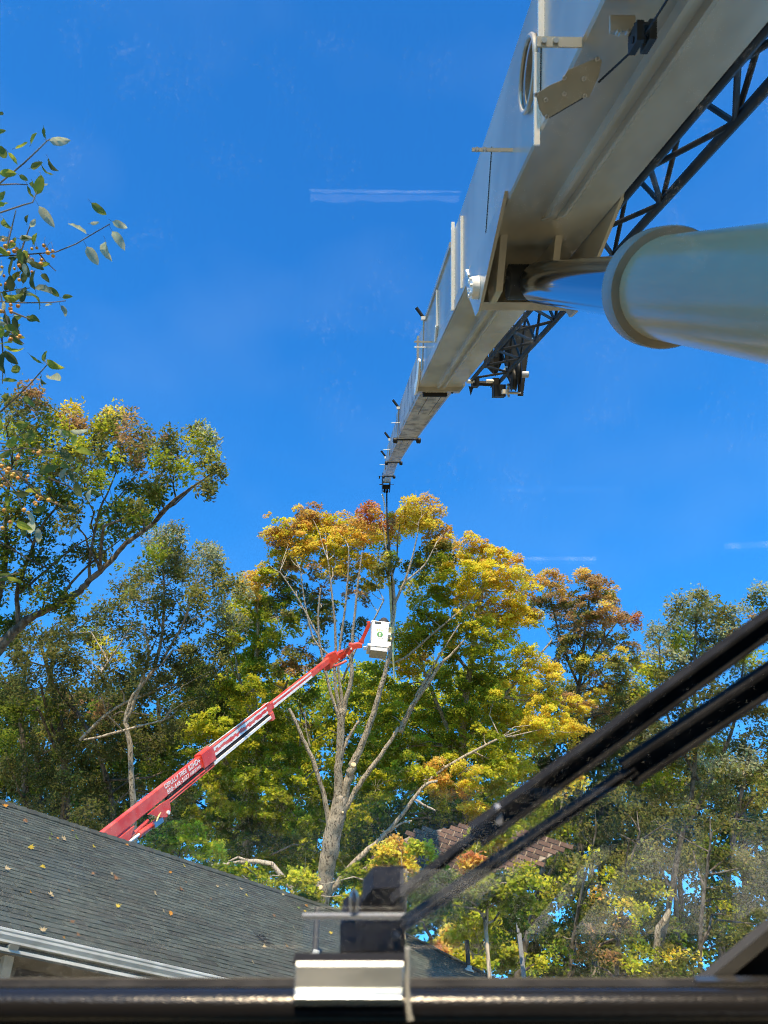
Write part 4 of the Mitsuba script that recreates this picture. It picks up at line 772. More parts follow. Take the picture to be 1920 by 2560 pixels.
# slender brown maple
bmw = [L((1450, 2200, 24), (1452, 2000, 20), (1440, 1800, 15), (1455, 1650, 10), (1465, 1550, 7), (1480, 1450, 3), d=45), L((1448, 1720, 9), (1400, 1600, 6), (1375, 1490, 3), d=45), L((1455, 1680, 8), (1510, 1600, 6), (1545, 1550, 3), d=45)]
bp = [(1375, 1432, 20, 'brown/or'), (1385, 1470, 34, 'brown/or'), (1360, 1500, 30, 'olive/brown'), (1405, 1510, 34, 'brown'), (1470, 1445, 28, 'brown/or'), (1500, 1450, 22, 'brown/or'), (1490, 1490, 36, 'brown/or/olive'), (1450, 1500, 30, 'olive/brown'), (1530, 1490, 24, 'brown/or'), (1470, 1545, 40, 'brown/olive'), (1520, 1540, 34, 'brown/or'), (1410, 1560, 36, 'brown/olive'), (1565, 1535, 18, 'brown/red'), (1590, 1545, 12, 'red/brown'), (1440, 1600, 40, 'olive/brown'), (1500, 1600, 38, 'brown/olive'), (1560, 1600, 28, 'brown/olive'), (1530, 1650, 36, 'olive/gold'), (1460, 1660, 38, 'olive/gold'), (1400, 1620, 30, 'brown/olive'), (1590, 1650, 30, 'gold/olive'), (1560, 1700, 36, 'olive/gold'), (1490, 1720, 36, 'gold/brown'), (1500, 1790, 34, 'olive/brown'), (1560, 1780, 36, 'olive/gold'), (1600, 1740, 34, 'dkol/olive'), (1470, 1850, 34, 'dkol/olive'), (1530, 1870, 36, 'dkol/olive')]
tree('maple_tree', 'slender brown leaved maple against the sky, right of the golden maple', bmw, bp, 45, leaf=.125, dens=.85, spray=.36, seed=24, ground_at=(1450, 2200, 45, 24), twig=.018, bark_m='m_dark_bark')

# near oak at the left
ol = [L((-170, 1880, 60), (-80, 1720, 44), (0, 1616, 34), (47, 1566, 26), (90, 1537, 20), (145, 1511, 19), (203, 1475, 18), (224, 1450, 17), (275, 1406, 15), (315, 1356, 13), (362, 1327, 12), (401, 1291, 10), (434, 1254, 8), (481, 1215, 6), (540, 1184, 3), d=24),
      L((224, 1450, 10), (222, 1406, 9), (235, 1334, 8), (250, 1269, 7), (268, 1236, 5), (290, 1180, 4), d=24), L((250, 1290, 6), (300, 1240, 4), (330, 1200, 3), d=24), L((47, 1566, 14), (40, 1479, 13), (69, 1406, 11), (87, 1345, 9), (119, 1291, 7), (170, 1240, 4), d=24), L((52, 1480, 8), (100, 1440, 7), (180, 1370, 5), (230, 1340, 3), d=24), L((-60, 1690, 30), (-20, 1560, 20), (20, 1400, 14), (10, 1280, 10), (30, 1160, 6), d=24), L((410, 1285, 6), (407, 1255, 4), (392, 1225, 2), d=24), L((440, 1250, 6), (430, 1200, 4), (450, 1150, 3), d=24), L((140, 1514, 9), (190, 1440, 7), (260, 1380, 5), (300, 1350, 3), d=24)]
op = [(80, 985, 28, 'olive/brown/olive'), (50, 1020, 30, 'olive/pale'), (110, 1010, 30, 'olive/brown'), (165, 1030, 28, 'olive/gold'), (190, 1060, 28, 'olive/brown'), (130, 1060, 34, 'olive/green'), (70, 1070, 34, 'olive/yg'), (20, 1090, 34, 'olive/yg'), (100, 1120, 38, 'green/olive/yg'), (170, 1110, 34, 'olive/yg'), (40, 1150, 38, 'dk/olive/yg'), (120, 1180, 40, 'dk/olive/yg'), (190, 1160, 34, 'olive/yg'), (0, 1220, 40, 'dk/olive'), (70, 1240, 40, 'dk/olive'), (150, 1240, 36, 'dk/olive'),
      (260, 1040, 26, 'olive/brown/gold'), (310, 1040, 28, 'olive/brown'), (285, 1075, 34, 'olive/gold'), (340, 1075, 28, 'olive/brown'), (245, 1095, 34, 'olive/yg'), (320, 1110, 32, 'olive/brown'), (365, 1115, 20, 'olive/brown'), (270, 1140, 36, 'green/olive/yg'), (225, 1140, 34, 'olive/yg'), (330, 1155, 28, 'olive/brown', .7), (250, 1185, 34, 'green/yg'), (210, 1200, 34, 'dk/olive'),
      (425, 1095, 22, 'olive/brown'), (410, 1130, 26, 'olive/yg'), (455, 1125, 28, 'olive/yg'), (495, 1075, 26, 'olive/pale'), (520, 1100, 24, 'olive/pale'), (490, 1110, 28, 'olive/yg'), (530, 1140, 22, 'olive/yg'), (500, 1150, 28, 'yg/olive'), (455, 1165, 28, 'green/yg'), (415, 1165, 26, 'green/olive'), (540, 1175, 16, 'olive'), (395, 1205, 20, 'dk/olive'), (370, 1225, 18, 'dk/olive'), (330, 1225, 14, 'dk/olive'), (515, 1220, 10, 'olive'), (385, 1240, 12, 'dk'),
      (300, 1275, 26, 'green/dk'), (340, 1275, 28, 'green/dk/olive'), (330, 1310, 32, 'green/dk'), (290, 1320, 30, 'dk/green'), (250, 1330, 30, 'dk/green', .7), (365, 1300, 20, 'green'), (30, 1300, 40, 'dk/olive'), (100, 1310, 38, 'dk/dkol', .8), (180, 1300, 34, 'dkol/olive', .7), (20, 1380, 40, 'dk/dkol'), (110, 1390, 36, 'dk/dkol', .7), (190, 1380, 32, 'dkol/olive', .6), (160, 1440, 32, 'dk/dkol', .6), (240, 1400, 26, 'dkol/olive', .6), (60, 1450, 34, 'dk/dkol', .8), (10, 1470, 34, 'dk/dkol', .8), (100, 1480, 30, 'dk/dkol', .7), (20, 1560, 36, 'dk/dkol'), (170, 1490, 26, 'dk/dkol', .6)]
tree('oak_tree', 'large oak at the left edge with long dark limb reaching up to the right', ol, op, 24, leaf=.135, dens=.72, narrow=.5, seed=31, bark_m='m_dark_bark', spray=.30, flat=.8, up=.45, twig=.009, ground_at=(-170, 1880, 24, 60))

# second oak behind it
o2 = [L((330, 2200, 22), (335, 2050, 20), (330, 1950, 17), (320, 1830, 14), (312, 1800, 13), (330, 1740, 12), (385, 1680, 10), (405, 1600, 9), (411, 1500, 8), (408, 1420, 5), d=33), L((312, 1810, 12), (345, 1730, 10), (375, 1640, 7), (360, 1560, 5), d=33), L((405, 1650, 9), (460, 1560, 6), (480, 1470, 4), d=33), L((402, 1600, 7), (440, 1590, 6), (475, 1550, 4), d=33), L((200, 1850, 10), (280, 1770, 8), (400, 1720, 7), (520, 1690, 5), d=34), L((210, 1850, 6), (260, 1840, 7), (300, 1828, 7), (410, 1800, 5), d=32.5), L((240, 1700, 6), (300, 1610, 5), (330, 1560, 3), d=33)]
p2 = [(415, 1320, 26, 'olive/pale'), (440, 1345, 28, 'olive/pale'), (395, 1355, 28, 'olive/pale'), (425, 1380, 32, 'olive/pale'), (375, 1400, 32, 'olive/green'), (455, 1400, 32, 'olive/pale'), (415, 1430, 34, 'dkol/olive'), (470, 1430, 32, 'olive'), (520, 1365, 20, 'olive/pale'), (535, 1385, 16, 'pale'), (515, 1410, 28, 'olive/pale'), (530, 1450, 30, 'olive/pale'), (350, 1450, 34, 'olive/green'), (310, 1480, 32, 'olive/dkol'), (580, 1455, 18, 'olive/pale'), (565, 1490, 28, 'olive/pale'), (490, 1480, 34, 'olive'), (430, 1490, 32, 'dkol/olive'), (370, 1510, 34, 'dkol/olive'), (290, 1540, 34, 'dkol/olive'), (540, 1530, 32, 'olive/pale'), (580, 1545, 22, 'olive/pale'), (470, 1550, 34, 'dkol/olive'), (400, 1560, 32, 'dkol/olive', .7), (330, 1580, 34, 'dkol/olive'), (240, 1580, 34, 'olive/yg'), (260, 1640, 36, 'olive/gold/yg'), (190, 1640, 32, 'dkol/olive'), (550, 1600, 34, 'dkol/olive'), (490, 1620, 36, 'dkol/olive'), (420, 1640, 34, 'dkol'), (350, 1650, 36, 'dkol/olive'), (290, 1700, 36, 'dkol/olive'), (220, 1700, 36, 'dkol'), (540, 1670, 34, 'dkol/olive'), (480, 1690, 34, 'dkol/olive'), (410, 1710, 34, 'dkol'), (350, 1740, 34, 'dkol'), (160, 1580, 30, 'dkol/olive', .8), (470, 1750, 32, 'dkol/dk'), (420, 1780, 32, 'dkol/dk'), (520, 1740, 30, 'dkol/dk')]
tree('oak_tree', 'dusty green oak behind the red lift boom, left of the yellow green maple', o2, p2, 33.5, leaf=.15, dens=.62, narrow=.5, seed=32, bark_m='m_bark', spray=.38, flat=.8, up=.45, ground_at=(330, 2200, 33, 22), djit=1.2)

# oaks low at the left, behind the roof
o3 = [L((160, 2150, 30), (165, 1950, 26), (150, 1800, 20), (120, 1680, 12), (100, 1600, 7), d=37), L((70, 2100, 22), (60, 1900, 18), (50, 1750, 12), (70, 1650, 7), d=37), L((290, 2150, 20), (280, 1980, 16), (240, 1860, 12), (180, 1760, 8), d=37), L((160, 1900, 9), (230, 1820, 7), (300, 1780, 5), d=37)]
p3 = [(30, 1590, 36, 'dkol/olive'), (90, 1600, 36, 'dkol/olive'), (140, 1590, 34, 'dkol'), (200, 1600, 32, 'dkol/olive'), (180, 1540, 30, 'dkol/olive', .8), (240, 1530, 28, 'dkol/olive', .8), (60, 1545, 30, 'dkol', .7), (40, 1640, 40, 'dkol/olive'), (110, 1650, 38, 'dkol/olive'), (30, 1710, 40, 'dkol'), (100, 1720, 40, 'dkol'), (160, 1710, 36, 'dkol'), (40, 1780, 40, 'dkol/dk'), (110, 1790, 40, 'dkol/dk'), (180, 1780, 40, 'dkol/brown'), (250, 1790, 38, 'dkol/brown'), (320, 1800, 36, 'dkol'), (30, 1850, 40, 'dk'), (100, 1860, 40, 'dkol/olive'), (170, 1860, 38, 'dkol'), (240, 1870, 38, 'dkol'), (310, 1870, 36, 'dkol'), (380, 1850, 36, 'dkol'), (440, 1830, 34, 'dkol'), (30, 1930, 40, 'dkol'), (100, 1940, 40, 'dkol/olive'), (170, 1950, 40, 'dkol/olive'), (240, 1950, 38, 'dkol'), (310, 1960, 36, 'dkol'), (370, 1930, 34, 'dk'), (430, 1920, 34, 'dk'), (60, 2000, 40, 'olive/dkol'), (140, 2020, 38, 'olive/dkol'), (210, 2030, 36, 'dkol'), (280, 2050, 34, 'dkol'), (350, 2080, 34, 'dk'), (400, 2020, 34, 'olive/pale'), (440, 1990, 34, 'dk/olive'), (480, 2090, 34, 'dk'), (430, 2110, 34, 'dk')]
tree('oak_tree', 'dark shaded oak clump low at the left just above the roof ridge', o3, p3, 36.5, leaf=.16, dens=.62, narrow=.5, seed=33, bark_m='m_dark_bark', spray=.42, flat=.8, up=.45, ground_at=(160, 2150, 37, 30), djit=1.6)

# maple saplings along the ridge
def shrub(pts, pf, lab, depth, seed, leaf=.13, dens=.9, name='maple_sapling', group=None, bark_m='m_bark'):
    x, y = pts; tree(name, lab, [L((x, y, 10), (x + 4, y - 80, 8), (x + 6, y - 150, 5), d=depth)], pf, depth, leaf=leaf, dens=dens, seed=seed, ground_at=(x, y, depth, 10), spray=.30, djit=.5, twig=.007, bark_m=bark_m)
shrub((440, 2290), [(410, 2120, 30, 'green/yg'), (450, 2110, 28, 'yg/lime'), (500, 2120, 30, 'green/lime'), (540, 2135, 28, 'yg/lime'), (470, 2150, 28, 'green/yg'), (520, 2165, 28, 'dk/green/yg'), (560, 2170, 24, 'green/yg'), (400, 2090, 22, 'dk/green'), (440, 2070, 26, 'yg/green'), (490, 2075, 26, 'green/yg')], 'light green maple sapling above the ridge right of the lift cylinder', 27, 41)
shrub((640, 2330), [(600, 2185, 26, 'green/yg'), (640, 2190, 24, 'green/lime'), (690, 2215, 26, 'green/lime'), (660, 2235, 22, 'green/yg'), (620, 2215, 22, 'dk/green/yg'), (700, 2245, 20, 'green/yg'), (720, 2200, 22, 'dk/green'), (580, 2170, 22, 'green/yg')], 'bright green sapling above the ridge left of the pale trunk', 29, 42)
# bent bare limb lying behind the ridge
bent = thing('bent_branch', 'bare grey branch arching over the roof ridge left of the pale trunk', 'branch')
obj('limb', MB().tube([at(x, y, 31) for x, y in ((500, 2178), (530, 2163), (580, 2158), (600, 2154), (640, 2153), (680, 2160), (700, 2185), (720, 2210), (735, 2232), (748, 2262), (756, 2320))], np.array([4, 6, 8, 9, 11, 12, 13, 14, 15, 16, 18]) / 2 / FOC * 31, 10).mesh(), 'm_bark', bent, smooth=True)
obj('side_limb', MB().tube([at(x, y, 31) for x, y in ((640, 2154), (615, 2150), (595, 2143), (575, 2152), (545, 2166))], np.array([9, 7, 6, 4, 2]) / 2 / FOC * 31, 8).mesh(), 'm_bark', bent, smooth=True)
shrub((1010, 2330), [(985, 2115, 16, 'yg/or'), (965, 2140, 18, 'green/or/gold'), (1005, 2135, 12, 'gold/or'), (990, 2165, 16, 'yg/or'), (950, 2170, 20, 'yg/or'), (1010, 2165, 10, 'or/gold'), (950, 2200, 22, 'green/yg'), (925, 2225, 24, 'dk/green'), (895, 2235, 22, 'green/yg'), (875, 2265, 20, 'green/yg'), (855, 2285, 18, 'green/yg'), (770, 2235, 20, 'dk/green'), (760, 2200, 20, 'green/yg'), (885, 2190, 24, 'dk/green'), (930, 2250, 22, 'green/yg/or'), (975, 2190, 14, 'gold/or')], 'small orange and green maple in front of the brick building at its left', 18.0, 43, leaf=.10)
shrub((1215, 2330), [(1110, 2195, 24, 'dk/green'), (1160, 2210, 24, 'dk/green/yg'), (1215, 2205, 24, 'green/yg'), (1270, 2200, 24, 'dk/green/yg'), (1310, 2190, 22, 'green/yg'), (1060, 2215, 22, 'dk/green'), (1240, 2240, 26, 'dk/green/yg'), (1180, 2250, 26, 'dk/green'), (1300, 2240, 26, 'dk/green'), (1110, 2250, 24, 'dk/green'), (1050, 2260, 24, 'dk/green'), (1285, 2290, 26, 'dk/green/yg'), (1180, 2148, 12, 'or/red'), (1190, 2105, 14, 'yg/lime'), (1245, 2080, 18, 'or/yg'), (1250, 2105, 18, 'or/gold'), (1235, 2075, 14, 'yg'), (1195, 2140, 18, 'yg/gold'), (1185, 2170, 16, 'or/red'), (1265, 2060, 16, 'green/yg'), (1210, 2120, 12, 'yg'), (1055, 2120, 9, 'lime/yg')], 'orange tipped maple sprig in front of the middle of the brick building', 17.5, 44, leaf=.10)
shrub((1190, 2520), [(1165, 2290, 22, 'lime/yg'), (1200, 2285, 24, 'lime/green'), (1230, 2310, 24, 'lime/yg'), (1180, 2320, 28, 'lime/yg'), (1140, 2330, 26, 'yg/lime/or'), (1220, 2345, 28, 'lime/yg'), (1260, 2345, 22, 'green/lime'), (1170, 2360, 28, 'green/lime'), (1120, 2360, 24, 'or/gold'), (1090, 2370, 20, 'red/or'), (1240, 2380, 26, 'green/yg'), (1285, 2375, 20, 'green/yg'), (1210, 2400, 24, 'green/yg'), (1110, 2395, 18, 'red/or'), (1270, 2410, 20, 'dk/green'), (1145, 2395, 20, 'green/yg'), (1135, 2275, 14, 'green/yg')], 'bright lime green maple sapling right of the roof end', 24.0, 45, leaf=.13, dens=1.0)

# oaks at the right
o4 = [L((1650, 2480, 20), (1650, 2380, 18), (1672, 2270, 17), (1690, 2150, 16), (1730, 2000, 14), (1740, 1850, 12), (1735, 1700, 9), (1740, 1560, 5), d=31), L((1720, 2060, 14), (1790, 1930, 11), (1840, 1800, 8), (1860, 1650, 5), d=31), L((1745, 1950, 11), (1680, 1830, 8), (1650, 1720, 5), d=31), L((1800, 2450, 22), (1810, 2250, 18), (1840, 2050, 14), (1870, 1900, 9), d=31), L((1690, 2250, 9), (1640, 2150, 7), (1600, 2050, 4), d=31)]
p4 = [(1740, 1495, 26, 'olive/pale'), (1700, 1520, 28, 'olive/pale'), (1770, 1515, 28, 'olive/pale'), (1735, 1540, 32, 'olive/pale'), (1680, 1560, 28, 'olive/pale'), (1790, 1550, 30, 'olive/pale'), (1835, 1530, 24, 'olive/pale'), (1650, 1590, 26, 'olive/pale'), (1710, 1590, 34, 'green/olive/pale'), (1770, 1600, 34, 'dkol/olive'), (1830, 1580, 30, 'olive/pale'), (1890, 1490, 26, 'olive/pale'), (1915, 1540, 26, 'olive/yg'), (1880, 1580, 30, 'olive/brown'), (1660, 1640, 34, 'olive/pale'), (1730, 1650, 34, 'dkol/olive'), (1800, 1650, 34, 'dkol/olive'), (1870, 1650, 34, 'olive/yg'), (1910, 1700, 34, 'olive'), (1640, 1690, 32, 'olive/yg'), (1700, 1710, 34, 'dkol/olive'), (1780, 1720, 34, 'dkol'), (1850, 1720, 34, 'dkol/olive'), (1620, 1740, 30, 'olive/yg'), (1660, 1770, 34, 'dkol/olive'), (1730, 1780, 34, 'dkol/dk'), (1810, 1790, 36, 'dkol/olive'), (1890, 1780, 36, 'dkol/olive'), (1620, 1810, 34, 'dkol/olive'), (1690, 1840, 36, 'olive/pale'), (1760, 1850, 36, 'olive/pale'), (1840, 1860, 36, 'dkol/olive'), (1910, 1850, 34, 'dkol'), (1600, 1870, 34, 'dkol/olive'), (1660, 1900, 36, 'olive/yg'), (1730, 1910, 36, 'olive/pale'), (1800, 1920, 36, 'olive/pale'), (1880, 1930, 36, 'olive/pale'), (1590, 1940, 34, 'dkol/olive'), (1650, 1960, 34, 'olive/yg'), (1720, 1980, 36, 'olive/pale'), (1800, 1990, 36, 'dkol/olive'), (1870, 2000, 36, 'olive/pale'), (1920, 1980, 30, 'olive')]
tree('oak_tree', 'pale green oak at the right edge behind the wiper arms', o4, p4, 31, leaf=.15, dens=.72, narrow=.5, seed=34, bark_m='m_dark_bark', spray=.38, flat=.7, up=.5, ground_at=(1650, 2480, 31, 20), djit=1.2)
o5 = [L((1280, 2500, 22), (1300, 2420, 20), (1325, 2310, 18), (1345, 2230, 16), (1360, 2150, 12), (1390, 2060, 8), d=25), L((1540, 2480, 14), (1545, 2350, 12), (1560, 2200, 9), (1600, 2080, 6), d=25), L((1420, 2480, 12), (1430, 2350, 10), (1460, 2200, 8), (1490, 2080, 5), d=25), L((1750, 2480, 16), (1750, 2330, 12), (1765, 2180, 9), (1780, 2080, 5), d=25)]
p5 = [(1330, 2000, 30, 'dk/yg'), (1390, 1960, 26, 'gold/or'), (1430, 1940, 24, 'gold/or'), (1370, 2030, 30, 'dk/olive'), (1430, 2010, 32, 'dkol/olive'), (1490, 1990, 32, 'dkol/olive'), (1540, 1990, 30, 'dkol/olive'), (1340, 2080, 28, 'dk/dkol'), (1400, 2090, 32, 'dkol/olive/yg'), (1460, 2070, 32, 'dkol/olive/yg'), (1530, 2060, 32, 'dkol/olive'), (1590, 2030, 30, 'dkol/olive'), (1640, 2050, 30, 'dkol/olive', .7), (1700, 2050, 30, 'dkol', .7), (1760, 2060, 32, 'dkol/olive'), (1830, 2070, 34, 'dkol/olive'), (1900, 2080, 34, 'dkol/olive'), (1420, 2150, 30, 'dkol/olive/yg'), (1490, 2140, 30, 'dkol/olive/yg'), (1560, 2130, 30, 'olive/yg', .8), (1620, 2120, 24, 'dkol/olive', .6), (1740, 2130, 26, 'dkol/olive', .6), (1790, 2140, 34, 'dkol/dk'), (1860, 2160, 36, 'dkol/olive'), (1920, 2160, 30, 'dkol'), (1400, 2210, 30, 'dkol/yg'), (1460, 2210, 30, 'dkol/olive/gold'), (1530, 2200, 30, 'olive/yg'), (1590, 2200, 28, 'olive/yg', .8), (1640, 2220, 22, 'yg/olive', .5), (1800, 2220, 34, 'dkol/olive'), (1870, 2240, 34, 'dkol/olive'), (1350, 2260, 24, 'dk/green/yg', .7), (1420, 2270, 30, 'dkol/olive/yg'), (1490, 2260, 30, 'dkol/olive/or'), (1550, 2260, 30, 'yg/olive/gold'), (1610, 2270, 26, 'yg/gold', .7), (1820, 2290, 34, 'olive/yg'), (1900, 2310, 30, 'dkol'), (1380, 2330, 28, 'dk/dkol'), (1440, 2330, 30, 'dkol/olive'), (1510, 2320, 30, 'dkol/olive/brown'), (1570, 2320, 28, 'olive/brown'), (1820, 2340, 30, 'dkol/olive'), (1350, 2400, 24, 'yg/green', .5), (1400, 2390, 26, 'dk/green'), (1470, 2390, 30, 'dkol/olive/brown'), (1540, 2380, 30, 'dkol/brown/olive'), (1600, 2380, 26, 'olive/yg'), (1660, 2380, 22, 'gold/olive'), (1720, 2400, 24, 'dkol/gold'), (1330, 2440, 22, 'green/yg', .6), (1420, 2440, 28, 'dkol'), (1500, 2440, 28, 'dkol/olive'), (1580, 2430, 28, 'olive/yg'), (1650, 2430, 26, 'dkol'), (1720, 2440, 26, 'dkol'), (1400, 2120, 26, 'dk/green')]
tree('thicket_tree', 'dark leafy thicket of thin stems at the lower right behind the wipers', o5, p5, 25, leaf=.115, dens=.62, narrow=.65, seed=35, bark_m='m_dark_bark', spray=.28, flat=.7, up=.5, twig=.008, ground_at=(1280, 2500, 25, 22), djit=1.6)
stump = thing('dead_trunk', 'pale broken dead trunk showing through the thicket at lower right', 'tree trunk')
obj('trunk', MB().tube([at(x, y, 26) for x, y in ((1640, 2440), (1642, 2370), (1645, 2320), (1662, 2300), (1672, 2280), (1674, 2272))], np.array([20, 17, 14, 15, 12, 4]) / 2 / FOC * 26, 10).mesh(), 'm_bark', stump, smooth=True)

# dark trees further back
def back(name, lab, x0, ybase, tops, seed, depth, pal, dens=.6, leaf=.22):
    rr = np.random.default_rng(seed); pf = []
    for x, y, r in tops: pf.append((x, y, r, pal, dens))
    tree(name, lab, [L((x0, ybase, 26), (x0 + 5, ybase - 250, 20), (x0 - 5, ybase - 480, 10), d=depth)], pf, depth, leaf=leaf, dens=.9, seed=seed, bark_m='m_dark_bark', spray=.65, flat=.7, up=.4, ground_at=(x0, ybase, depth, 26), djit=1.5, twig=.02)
def grid(xa, xb, ya, yb, r, rr): return [(x + rr.normal() * 18, y + rr.normal() * 16, r * .8) for y in np.arange(ya, yb, r * 1.1) for x in np.arange(xa, xb, r * 1.2)]
g_ = np.random.default_rng(77)
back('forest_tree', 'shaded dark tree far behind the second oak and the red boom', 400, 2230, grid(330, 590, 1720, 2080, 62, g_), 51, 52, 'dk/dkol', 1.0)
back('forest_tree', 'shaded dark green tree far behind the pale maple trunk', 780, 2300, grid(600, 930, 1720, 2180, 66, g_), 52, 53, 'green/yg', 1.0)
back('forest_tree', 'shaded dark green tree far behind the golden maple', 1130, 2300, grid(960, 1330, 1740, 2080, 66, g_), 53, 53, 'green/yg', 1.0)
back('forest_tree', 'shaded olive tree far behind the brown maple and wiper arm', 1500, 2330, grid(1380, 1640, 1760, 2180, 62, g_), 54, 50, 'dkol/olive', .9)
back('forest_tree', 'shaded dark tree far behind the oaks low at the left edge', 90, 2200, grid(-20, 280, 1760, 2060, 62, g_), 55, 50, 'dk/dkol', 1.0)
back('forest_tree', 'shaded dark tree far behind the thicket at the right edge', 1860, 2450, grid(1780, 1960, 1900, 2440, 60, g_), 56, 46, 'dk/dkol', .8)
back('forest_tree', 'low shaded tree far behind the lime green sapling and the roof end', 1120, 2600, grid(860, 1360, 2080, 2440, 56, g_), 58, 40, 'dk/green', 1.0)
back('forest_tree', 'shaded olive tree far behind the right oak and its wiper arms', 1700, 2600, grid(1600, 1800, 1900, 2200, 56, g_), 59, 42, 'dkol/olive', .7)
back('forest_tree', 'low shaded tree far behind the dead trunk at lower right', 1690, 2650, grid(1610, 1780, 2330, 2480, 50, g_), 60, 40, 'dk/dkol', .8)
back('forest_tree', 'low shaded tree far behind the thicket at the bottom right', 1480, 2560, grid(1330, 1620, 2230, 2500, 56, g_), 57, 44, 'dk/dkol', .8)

# ------------------------------------------------------------------ fruiting crab apple branch at the upper left
def build_crab():
    cb = thing('crabapple_branch', 'crab apple branches with green leaves and small orange fruit at the upper left edge', 'branch')
    D_ = 4.2; rr = np.random.default_rng(9)
    tw = [[(-140, 620), (-40, 560), (0, 458), (60, 408), (100, 370), (118, 352), (125, 348)], [(-60, 470), (0, 462), (40, 460), (70, 462)], [(-60, 560), (0, 532), (60, 512), (82, 506), (92, 480)], [(-120, 760), (-20, 660), (0, 640), (40, 638), (95, 634), (140, 630), (190, 610), (240, 580), (275, 560)], [(98, 634), (115, 655), (140, 678)], [(16, 624), (40, 526)], [(50, 636), (75, 565)],
          [(-80, 760), (0, 732), (40, 724), (75, 720)], [(-80, 760), (0, 754), (60, 757), (130, 756), (165, 752)], [(-60, 700), (0, 730), (12, 780), (25, 830), (60, 860)], [(30, 780), (60, 792), (75, 798)], [(4, 830), (8, 900), (6, 960)], [(-40, 1080), (0, 1030), (30, 1003), (75, 960), (100, 932), (118, 912), (112, 900)], [(-60, 1150), (0, 1128), (60, 1120), (120, 1128), (170, 1125)], [(-60, 1170), (0, 1176), (60, 1180), (120, 1195), (160, 1210), (200, 1230)], [(0, 1180), (40, 1230), (55, 1265)], [(40, 1180), (90, 1230), (130, 1255), (170, 1270)], [(-60, 1100), (20, 1110), (60, 1080)], [(120, 1195), (170, 1215), (215, 1250)], [(-100, 1300), (-20, 1250), (20, 1260)], [(-100, 1500), (-20, 1450), (20, 1440), (50, 1430)]]
    tm = MB()
    for k, p in enumerate(tw):
        off = rr.normal() * .15; tm.tube([at(x, y, D_ + off + .02 * i) for i, (x, y) in enumerate(p)], np.linspace(.0052, .0026, len(p)), 6)
    def parent_stem(): tm.tube([at(-420, 2400, D_ + .6), at(-330, 1700, D_ + .4), at(-200, 1200, D_ + .2), at(-140, 900, D_), at(-120, 620, D_ - .1), at(-90, 480, D_)], [.06, .05, .04, .03, .02, .012], 8)
    parent_stem()
    for y in (620, 760, 1080, 1150, 1300, 1470): tm.tube([at(-160, y + 160, D_ + .05), at(-110, y + 40, D_), at(-60, y, D_)], [.014, .01, .006], 6)
    obj('twigs', tm.mesh(), 'm_dark_bark', cb, smooth=40)
    GR, PA, YG, DK = (.16, .21, .05), (.42, .46, .30), (.32, .36, .05), (.09, .12, .045)
    lv = [(112, 330, 95, 30, GR), (85, 347, 40, 36, YG), (56, 367, 40, 36, YG), (150, 352, 8, 50, PA), (10, 386, -55, 44, GR), (36, 396, -55, 34, YG), (132, 413, -50, 44, DK), (86, 414, 15, 40, GR), (22, 432, 5, 40, YG), (112, 430, -40, 36, GR), (105, 455, -50, 36, PA), (98, 462, 75, 52, YG), (80, 460, -60, 30, GR), (72, 484, -60, 36, GR), (60, 445, -30, 24, GR), (8, 492, 20, 44, GR), (118, 542, -58, 58, PA), (6, 512, 30, 30, YG), (20, 560, -45, 50, GR), (194, 572, 152, 48, PA), (250, 527, -38, 46, GR), (237, 558, 15, 22, PA), (300, 562, -18, 38, PA), (297, 600, -58, 54, PA), (265, 626, -70, 54, PA), (231, 640, -62, 50, PA), (66, 545, 80, 22, DK), (82, 560, 70, 26, PA),
          (66, 596, 5, 32, PA), (36, 600, 80, 22, GR), (10, 598, 0, 34, PA), (30, 614, 10, 34, YG), (60, 644, -70, 30, DK), (96, 664, -25, 44, DK), (110, 662, 10, 30, YG), (60, 672, -60, 56, DK), (30, 664, 80, 50, DK), (62, 690, 80, 40, DK), (84, 700, 85, 50, DK), (114, 695, -50, 32, DK), (26, 708, 80, 40, DK), (40, 690, 45, 34, GR), (112, 722, -15, 44, PA), (138, 732, -40, 38, GR), (52, 738, -65, 36, PA), (92, 748, -55, 46, GR), (122, 762, 30, 20, PA), (168, 742, 10, 26, GR), (167, 780, -62, 38, PA), (78, 797, -10, 32, GR), (40, 790, 5, 26, PA), (18, 800, 85, 40, DK), (38, 816, -75, 44, DK), (20, 834, 45, 24, GR), (4, 826, 85, 36, YG), (40, 850, -40, 40, GR),
          (34, 880, -5, 50, YG), (30, 894, -50, 44, DK), (4, 905, 80, 60, DK), (90, 902, -35, 34, GR), (112, 890, 85, 32, GR), (138, 912, -25, 46, YG), (45, 928, -35, 56, GR), (139, 950, -22, 58, PA), (26, 955, -5, 44, GR), (105, 952, -45, 36, DK), (70, 1002, -38, 40, GR), (130, 1070, -25, 46, GR), (160, 1085, -40, 40, PA), (200, 1078, 10, 44, PA), (188, 1100, 80, 30, YG), (210, 1128, -20, 44, YG), (130, 1140, 10, 40, GR), (120, 1170, 20, 50, GR), (160, 1160, -40, 40, GR), (185, 1190, -60, 46, DK), (198, 1170, 70, 30, YG), (195, 1232, -60, 50, DK), (222, 1240, 75, 40, PA), (240, 1228, -30, 36, GR), (170, 1275, -30, 46, DK), (80, 1295, -70, 34, PA), (30, 1310, 80, 30, YG), (60, 1325, 80, 36, GR), (98, 1340, -85, 40, PA), (0, 1060, 70, 40, YG), (15, 1135, 30, 40, GR), (45, 1155, 20, 40, GR), (10, 1440, 5, 50, GR), (40, 1445, -30, 40, YG), (15, 1470, -20, 40, GR), (4, 285, -40, 22, DK), (0, 330, 20, 30, GR), (15, 990, 30, 34, GR), (75, 1085, 40, 34, GR), (60, 1060, 10, 40, YG)]
